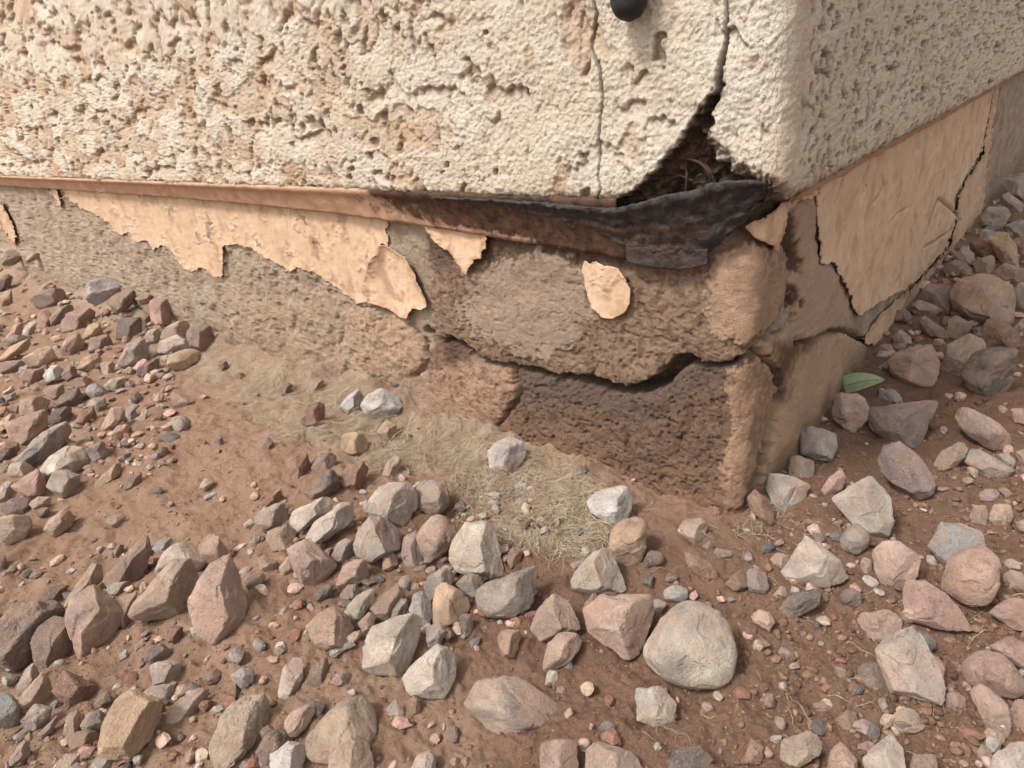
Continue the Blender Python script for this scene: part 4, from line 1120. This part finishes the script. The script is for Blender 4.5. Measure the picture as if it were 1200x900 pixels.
def build_rocks():
    rnd = np.random.RandomState(11)
    entries = []
    for ln in ROCKS.strip().splitlines():
        body, _, lb = ln.partition(';')
        tk = body.split()
        poly = np.array([[float(a) for a in q.split(',')] for q in tk[2:]])
        entries.append((tk[0], tk[1], poly, lb.strip()))
    for idx, (tone, fl, poly, lb) in enumerate(entries):
        rs = np.random.RandomState(1000+idx)
        lo_, hi_ = poly.min(0), poly.max(0); cpx = (lo_+hi_)/2
        wpx, hpx = hi_-lo_; minor = min(wpx, hpx)
        kh = 0.37
        if 'f' in fl: kh = 0.20
        if 'e' in fl: kh = 0.20 if 'f' in fl and minor > 60 else 0.13
        P = hit_ground(cpx[0], cpx[1])
        if P is None: continue
        dep = float(np.dot(P-CAM, -M[:, 2])); m = dep/F
        P2_ = hit_ground(cpx[0], cpx[1], kh*minor*m)
        P = P2_ if P2_ is not None else P
        # keep clear of the walls
        rad = 0.42*minor*m
        d = ray(cpx[0], cpx[1])
        if P[0] < rad and P[1] > -rad:
            if P[0] < 0: P = CAM+d*((-rad*0.8-CAM[1])/d[1])
            else: P = P-d*(rad*0.6)
        n = -d
        e1 = M[:, 0]-n*np.dot(M[:, 0], n); e1 /= np.linalg.norm(e1); e2 = np.cross(n, e1)
        Q = []
        for q in poly:
            r = ray(*q); k = np.dot(P-CAM, n)/np.dot(r, n); X = CAM+k*r-P
            Q.append((X@e1, X@e2))
        H = hull2(Q); cen = H.mean(0); H = H-cen; P = P+e1*cen[0]+e2*cen[1]
        sx = np.ptp(H[:, 0])/2; sy = np.ptp(H[:, 1])/2; sm = min(sx, sy)
        up = np.array([e1[2], e2[2], n[2]])       # world up in local frame
        planes = []
        nH = len(H)
        for i in range(nH):
            a, b = H[i], H[(i+1) % nH]; e = b-a; L = np.linalg.norm(e)
            if L < 1e-6: continue
            o2 = np.array([e[1], -e[0]])/L; dd = o2@a
            for tau in (math.radians(rs.uniform(12, 48)), -math.radians(rs.uniform(8, 35))):
                planes.append((o2[0]*math.cos(tau), o2[1]*math.cos(tau), math.sin(tau), max(dd, 0.12*sm)*math.cos(tau)))
        thick = sm*(rs.uniform(0.55, 0.85) if 'f' not in fl else 0.42)
        # front facets
        if 'a' in fl or 'A' in fl or (rs.rand() < 0.7 and 's' not in fl):
            az = rs.uniform(-0.5, 0.5)
            for sg, tl in ((-1, rs.uniform(18, 30)), (1, rs.uniform(34, 52))):   # bright side / shaded side with a ridge between
                tl = math.radians(tl)
                v = np.array([sg*math.cos(az)*math.sin(tl), sg*math.sin(az)*math.sin(tl), math.cos(tl)])
                planes.append((v[0], v[1], v[2], thick*(0.74 if sg < 0 else 0.60)))
            v = up*0.8+np.array([0, 0, 0.6]); v /= np.linalg.norm(v)
            planes.append((v[0], v[1], v[2], thick*0.92))
        else:
            v = up*rs.uniform(0.2, 0.8)+np.array([rs.uniform(-.35, .25), 0, 1.0]); v /= np.linalg.norm(v)
            planes.append((v[0], v[1], v[2], thick*0.8))
            for _ in range(3):
                a = rs.uniform(0, 2*math.pi); tl = math.radians(rs.uniform(22, 50))
                planes.append((math.cos(a)*math.sin(tl), math.sin(a)*math.sin(tl), math.cos(tl), thick*rs.uniform(0.72, 0.95)))
        for _ in range(4):
            a = rs.uniform(0, 2*math.pi); tl = math.radians(rs.uniform(0, 40))
            planes.append((math.cos(a)*math.sin(tl), math.sin(a)*math.sin(tl), -math.cos(tl), thick*rs.uniform(0.7, 1.0)))
        pl = np.array(planes)
        lvl = 5 if max(wpx, hpx) > 52 else 4
        D, Fc = ico(lvl)
        D = D*np.array([sx, sy, 0.5*(thick+sm)*0.9]); D = D/np.linalg.norm(D, axis=1)[:, None]
        pw = 14.0 if 's' in fl else 90.0
        if 'r' in fl: pw = 24.0
        if 'e' in fl and 's' in fl: pw = 11.0
        # plane offsets wander a little so that faces are not dead flat
        q = np.maximum(D@pl[:, :3].T/pl[:, 3], 0)
        qm = q.max(1)
        R = 1/(qm*((q/qm[:, None])**pw).sum(1)**(1/pw))
        R *= 1.12+0.03*('s' in fl)+(0.08 if (cpx[0] < 250 and cpx[1] < 620) or (cpx[0] > 1040 and cpx[1] < 420) else 0)
        X = D*R[:, None]
        sc = 1/sm
        am = 0.085 if 'r' in fl else (0.026 if 's' in fl else 0.026)
        nn = p3(X*sc*1.7, idx*0.37)+0.55*p3(X*sc*3.7, idx*0.37+5)+0.3*p3(X*sc*8, idx*0.37+9)+(0.3*p3(X*sc*15, idx*0.37+2) if lvl == 5 else 0)
        # chipped ledges
        led = p3(X*sc*np.array([1.2, 1.2, 2.4])+3, idx*0.7)
        X = X+D*(sm*am*nn)[:, None]-D*(sm*0.05*sstep(0.12, 0.22, led))[:, None]
        W = X[:, :1]*e1+X[:, 1:2]*e2+X[:, 2:3]*n
        c = np.array(TONE[tone][0], float)*(1+rs.uniform(-0.08, 0.06))+rs.uniform(-3, 3, 3)
        c = c.mean()+(c-c.mean())*0.82+np.array([1.5, 0, -1.5])
        c = lin(*np.clip(c, 20, 240))
        o = mesh_np('rock', W, Fc, M_RO, smooth=False)
        o.location = P
        o.color = c+(1,)
        word = TONE[tone][1]
        asp = max(wpx, hpx)/max(minor, 1)
        size = 'large ' if minor > 58 else ('' if minor > 30 else 'small ')
        shp = 'rough' if 'r' in fl else 'rounded' if 's' in fl else 'flat' if 'f' in fl else 'long' if asp > 1.9 else 'angular' if 'a' in fl else 'blocky' if asp < 1.25 else 'irregular'
        kindw = 'rock' if minor > 34 else 'stone'
        sunk = ' half buried' if 'e' in fl else ''
        zp, zg = zone(*cpx)
        label = lb or f'{size}{word} {shp} {kindw}{sunk} {zp}'
        tag(o, label, 'rock', zg)
        ROCKINFO.append((P, 0.5*(sx+sy), o, bool(lb), cpx, minor, f'{size}{word} {shp} {kindw}{sunk}'))
build_rocks()
def refine_labels():
    stops = ' beside | behind | with | on | in | at | under | lying | standing | leaning | resting | wedged | alone | caught | half | below | near | touching | between | against | from | tapering | pointing | sunk | of | along | directly | just | next | and a '.split('|')
    own = []
    for I in ROCKINFO:
        if I[3]:
            t = I[2]['label']
            cut = min([t.find(w) for w in stops if t.find(w) > 0] or [len(t)])
            own.append((I, t[:cut].split(',')[0]))
    cnt = {}
    for q in own: cnt[q[1]] = cnt.get(q[1], 0)+1
    own = [q for q in own if cnt[q[1]] == 1]
    for rnd_ in range(5):
        seen = {}
        for I in ROCKINFO: seen.setdefault(I[2]['label'], []).append(I)
        for lab, ls in seen.items():
            if len(ls) < 2: continue
            for I in ls:
                c = sorted(own, key=lambda q: np.hypot(*(q[0][4]-I[4])))
                q = c[rnd_]
                dist = np.hypot(*(q[0][4]-I[4]))
                if dist > 130: continue
                rel = 'touching' if dist < 0.62*(q[0][5]+I[5]) else 'near'
                t = f'{I[6]} {rel} the {q[1]}'
                if len(t.split()) <= 16 and t not in seen: I[2]['label'] = t
refine_labels()
print('rocks', len(ROCKINFO))

# ------------------------------------------------------------------ loose stuff
def hit_many(px, py):
    c = np.stack([(px-600.0)/F, -(py-450.0)/F, -np.ones_like(px)], 1)
    d = c@M.T; ok = d[:, 2] < -0.05
    t = np.where(ok, -CAM[2]/np.where(ok, d[:, 2], -1), 1.0)
    for _ in range(6):
        P = CAM+t[:, None]*d
        t = t+(ground_z(P[:, 0], P[:, 1], False)-P[:, 2])/np.where(ok, d[:, 2], -1)
    P = CAM+t[:, None]*d
    return P, ok & ~((P[:, 0] < 0.004) & (P[:, 1] > -0.004)) & (t < 3)
def hit_fast(d):
    t = -CAM[2]/d[2]
    for _ in range(6):
        P = CAM+t*d
        t += (float(ground_z(P[0], P[1], False))-P[2])/d[2]
    return CAM+t*d
def scatter_pts(n, seed, wfun):
    rs = np.random.RandomState(seed); out = []
    while len(out) < n:
        px, py = rs.uniform(-30, 1230, 4000), rs.uniform(190, 940, 4000)
        k = rs.rand(4000) < np.array([wfun(a, b) for a, b in zip(px, py)])
        px, py = px[k], py[k]
        P, ok = hit_many(px, py)
        out += [(P[i], px[i], py[i]) for i in np.nonzero(ok)[0]]
    return out[:n]
def rock_templates(n, lvl, seed):
    rs = np.random.RandomState(seed); D, Fc = ico(lvl); T = []
    for k in range(n):
        N = rs.randn(11, 3); N /= np.linalg.norm(N, axis=1)[:, None]
        dd = rs.uniform(0.6, 1.0, 11)
        q = np.maximum(D@N.T/dd, 0.25); R = 1/((q**40).sum(1)**(1/40))
        X = D*np.minimum(R, 1.5)[:, None]
        X = X*(1+0.05*p3(X*3, k+3))[:, None]
        T.append(X)
    return T, Fc
_oct = (np.array([[1, 0, 0], [-1, 0, 0], [0, 1, 0], [0, -1, 0], [0, 0, 1], [0, 0, -1]], float),
        np.array([[0, 2, 4], [2, 1, 4], [1, 3, 4], [3, 0, 4], [2, 0, 5], [1, 2, 5], [3, 1, 5], [0, 3, 5]]))
def chunks(name, pts, size, seed, mat, jag=0.35, sink=0.25, pal=((170, 128, 100),), tmpl=None):
    rs = np.random.RandomState(seed)
    if tmpl: T, Fc = tmpl
    else: T, Fc = [_oct[0]], _oct[1]
    nV = len(T[0]); Vs, Fs, Cs = [], [], []
    XY = np.array([p[0] for p in pts]); Zg = ground_z(XY[:, 0], XY[:, 1])
    pl_ = [np.array(lin(*q)) for q in pal]
    for i, (P, px, py) in enumerate(pts):
        r = size(rs, px, py)
        S = r*rs.uniform(0.65, 1.25, 3); S[2] *= 0.75
        X = T[rs.randint(len(T))]
        if not tmpl: X = X*(1+jag*rs.uniform(-1, 1, (nV, 1)))
        A = rs.randn(3, 3); A, _ = np.linalg.qr(A)
        X = (X@A)*S
        a = rs.uniform(0, 6.28); ca, sa = math.cos(a), math.sin(a)
        X = X@np.array([[ca, sa, 0], [-sa, ca, 0], [0, 0, 1]])
        Vs.append(X+np.array([P[0], P[1], Zg[i]+r*sink])); Fs.append(Fc+nV*i)
        Cs.append(np.repeat(pl_[rs.randint(len(pl_))][None]*rs.uniform(0.75, 1.15), nV, 0))
    return mesh_np(name, np.concatenate(Vs), np.concatenate(Fs), mat, smooth=False, cols={'col': np.concatenate(Cs)})
def crumb_w(px, py):
    w = 0.16
    if px > 860 and py > 480: w = 0.8
    if px > 900 and py > 700: w = 1.0
    if px < 330 and 480 < py < 760: w = 0.35
    if py > 740 and px < 420: w = 0.4
    if 600 < px < 900 and py > 640: w = 0.5
    return w
pts = scatter_pts(15000, 5, crumb_w)
_soil_pal = [(156, 120, 96), (140, 106, 84), (122, 92, 74), (164, 130, 106), (134, 104, 86)]
o = chunks('soil_crumbs', pts, lambda rs, px, py: 0.0003+0.0006*rs.rand()**2, 6, M_PEB, 0.3, 0.25, _soil_pal)
tag(o, 'fine reddish brown grit lying on the dirt', 'soil crumbs', kind='stuff')
def clod_w(px, py):
    if px > 1040 and 470 < py < 860: return 1.0
    if px > 900 and py > 640: return 0.5
    if px > 860 and py > 480: return 0.35
    return 0.05
pts = scatter_pts(2000, 55, clod_w)
o = chunks('soil_clods', pts, lambda rs, px, py: 0.0008+0.0018*rs.rand()**2.5, 56, M_PEB, 0.3, 0.2, _soil_pal, rock_templates(10, 2, 78))
for p_ in o.data.polygons: p_.use_smooth = True
tag(o, 'loose round clods of brown soil between the pink rocks', 'soil clods', kind='stuff')
def peb_w(px, py):
    w = 0.05
    if px < 205 and 300 < py < 560: w = 1.0
    if 300 < px < 640 and 570 < py < 760: w = 0.55
    if px > 1030 and py < 470: w = 1.0
    if px > 860 and py > 440: w = 0.15
    if px < 330 and py > 640: w = 0.28
    return w
_gravel_pal = [TONE[k][0] for k in ('g', 'p', 'r', 'b', 'd', 'pu', 't', 'p', 'b', 'pk', 'g')]
pts = scatter_pts(1600, 15, peb_w)
o = chunks('gravel', pts, lambda rs, px, py: (0.0014+0.0030*rs.rand()**1.6)*(1.5 if (px < 250 and py < 540) else 1.8 if (px > 1030 and py < 470) else 1.0), 16, M_PEB, 0.25, 0.35, _gravel_pal, rock_templates(14, 2, 77))
tag(o, 'small brown pebbles scattered among the larger stones', 'gravel', kind='stuff')

def tubes(name, paths, rad, mat, sides=3):
    Vs, Fs, b = [], [], 0
    for k, p in enumerate(paths):
        p = np.asarray(p); n = len(p); r = rad[k] if hasattr(rad, '__len__') else rad
        t = np.gradient(p, axis=0); t /= np.linalg.norm(t, axis=1)[:, None]+1e-12
        a = np.cross(t, [0.31, 0.17, 0.93]); a /= np.linalg.norm(a, axis=1)[:, None]+1e-9
        c = np.cross(t, a)
        rr = r*np.interp(np.linspace(0, 1, n), [0, .5, 1], [0.7, 1, 0.4])
        ring = [p+(a*math.cos(q)+c*math.sin(q))*rr[:, None] for q in np.arange(sides)*2*math.pi/sides]
        V = np.stack(ring, 1).reshape(-1, 3)
        i = np.arange(n-1)[:, None]*sides; j = np.arange(sides)[None]
        f = np.stack([i+j, i+(j+1) % sides, i+sides+(j+1) % sides, i+sides+j], -1).reshape(-1, 4)
        Vs.append(V); Fs.append(f+b); b += len(V)
    return mesh_np(name, np.concatenate(Vs), np.concatenate(Fs), mat)
def fibres():
    rs = np.random.RandomState(33)
    poly = np.array([(30, 305), (250, 375), (480, 470), (600, 520), (720, 590), (700, 650), (600, 640), (520, 560), (430, 545), (340, 520), (240, 460), (140, 380)])
    paths, rad = [], []
    def add(px, py, L, lift):
        P = hit_fast(ray(px, py))
        if P[0] < 0.01 and P[1] > -0.003: return
        a = rs.uniform(0, 6.28); k = rs.normal(0, 70); n = 10; pts = []
        x, y = P[0], P[1]; st = L/n
        for i in range(n):
            pts.append((x, y)); a += k*st+rs.normal(0, 0.25); x += st*math.cos(a); y += st*math.sin(a)
        pts = np.array(pts); z = ground_z(pts[:, 0], pts[:, 1])+0.0003+lift*np.sin(np.linspace(0, math.pi, n))
        ins = (pts[:, 0] < 0.0) & (pts[:, 1] > -0.002)
        if ins.any(): return
        paths.append(np.column_stack([pts, z])); rad.append(rs.uniform(0.00009, 0.00022))
    while len(paths) < 2600:
        px, py = rs.uniform(20, 730), rs.uniform(300, 655)
        dd = polysd(np.array([px]), np.array([py]), poly)[0]
        if dd > 16-46*rs.rand()**1.5: continue
        if px < 280 and rs.rand() < 0.55: continue
        if float(fb2(np.array([px/55.0]), np.array([py/40.0]), 3, 210)[0]) < rs.uniform(-0.35, 0.15): continue
        add(px, py, rs.uniform(0.008, 0.045), rs.uniform(0, 0.007)*rs.rand())
    for _ in range(160):
        add(rs.normal(890, 25), rs.normal(600, 18), rs.uniform(0.006, 0.02), rs.uniform(0, 0.005))
    for _ in range(70):
        add(rs.uniform(760, 1190), rs.uniform(600, 880), rs.uniform(0.006, 0.022), rs.uniform(0, 0.003))
    o = tubes('dry_fibres', paths, rad, M_FIB)
    tag(o, 'matted yellowish dry root fibres over the soil along the foundation', 'dry fibres', kind='stuff')
fibres()

# twigs and torn fibres inside the broken corner
def px_on(px, py, off): 
    s, z = pix2sz(px, py, off); x, y, nx, ny = prof(np.array([s]), off, 0.014); return np.array([x[0], y[0], z])
for k, pth in enumerate([[(795, 190, .008), (806, 186, .010), (820, 190, .011), (830, 200, .011), (833, 214, .010)], [(804, 224, .008), (805, 205, .010), (803, 190, .008)],
                         [(838, 214, .009), (832, 200, .010), (826, 192, .007), (815, 180, .004)], [(780, 212, .006), (796, 205, .009), (812, 212, .009)]]):
    cp = np.array([px_on(*q) for q in pth])
    tt = np.linspace(0, len(cp)-1, 16); pp = np.stack([np.interp(tt, np.arange(len(cp)), cp[:, i]) for i in range(3)], 1)
    o = tubes('root_twig', [pp], 0.0009, M_TWIG, 6)
    tag(o, ['arched dark root inside the broken stucco corner hole', 'short upright root inside the broken stucco corner hole', 'slanted root at the back of the stucco corner hole', 'low root lying along the bottom of the stucco corner hole'][k], 'root', 'roots in the corner hole')

# ------------------------------------------------------------------ leaf
def leaf():
    root_p = hit_ground(1012, 462, 0.004)
    d = ray(1012, 450); n = -d
    e1 = M[:, 0]; e2 = np.cross(n, e1); e2 /= np.linalg.norm(e2)
    m = float(np.dot(root_p-CAM, -M[:, 2]))/F
    nu, nv = 22, 12
    u = np.linspace(0, 1, nu)[None]; v = np.linspace(-1, 1, nv)[:, None]
    length, half = 44*m, 12*m
    wd = half*(np.sin(np.pi*np.clip(0.36+u*0.64, 0, 1))**0.7)*(1-0.15*u)
    X = (u-0.5)*length+0*v; Y = v*wd+0.10*length*(0.5-u)*0; Zz = 0.30*wd*v*v+0.004*np.sin(u*3.0)+0*v
    base = root_p+e2*13*m
    tilt = (n*0.75+np.array([0, 0, 1])*0.5); tilt /= np.linalg.norm(tilt)
    f2 = np.cross(tilt, e1); f2 /= np.linalg.norm(f2); f1 = np.cross(f2, tilt)
    V = (X[..., None]*f1+Y[..., None]*f2+Zz[..., None]*tilt).reshape(-1, 3)
    e = empty('leaf', base)
    o = mesh_np('leaf_blade', V, grid_faces(nv, nu), M_LEAF, e)
    md = o.modifiers.new('thickness', 'SOLIDIFY'); md.thickness = 0.0005
    mid = (((u-0.5)*length).T*f1+(0.004*np.sin(u*3.0)+0.0004).T*tilt)
    o = tubes('midrib', [mid], 0.0004, M_VEIN, 6); o.parent = e
    tag(e, 'single fallen green leaf beside the split foundation corner', 'leaf')
leaf()

# ------------------------------------------------------------------ black hose end at the top of the stucco
def hose():
    sz = pix2sz(736, 8, OFF_ST+0.010)
    x, y, nx, ny = prof(np.array([sz[0]]), OFF_ST+0.010, 0.014)
    r = 0.0088; n = 24
    zz = np.concatenate([np.array([0, .15, .35, .6, .85, 1.0])*0.009, [0.012, 0.0125, 0.016, 0.0165, 0.03, 0.12, 0.35]])
    rr = np.concatenate([r*np.array([0.05, .5, .76, .92, .99, 1.0]), [r, r*1.06, r*1.06, r, r, r, r]])
    a = np.arange(n)*2*math.pi/n
    z0 = pix2sz(736, 26, OFF_ST+0.010)[1]
    V = np.stack([rr[:, None]*np.cos(a), rr[:, None]*np.sin(a), (zz[:, None]+0*a)], -1)
    V[..., :2] *= (1+0.05*fb2(np.cos(a)[None]*1.5+zz[:, None]*90, np.sin(a)[None]*1.5+zz[:, None]*60, 2, 220))[..., None]
    V = V.reshape(-1, 3); nr = len(zz)
    i = np.arange(nr-1)[:, None]*n; j = np.arange(n)[None]
    f = np.stack([i+j, i+(j+1) % n, i+n+(j+1) % n, i+n+j], -1).reshape(-1, 4)
    o = mesh_np('hose_end', V, f, M_RUB); o.location = (float(x[0]), float(y[0])+0.0008, float(z0))
    tag(o, 'rounded black rubber hose end hanging against the stucco', 'hose')
hose()
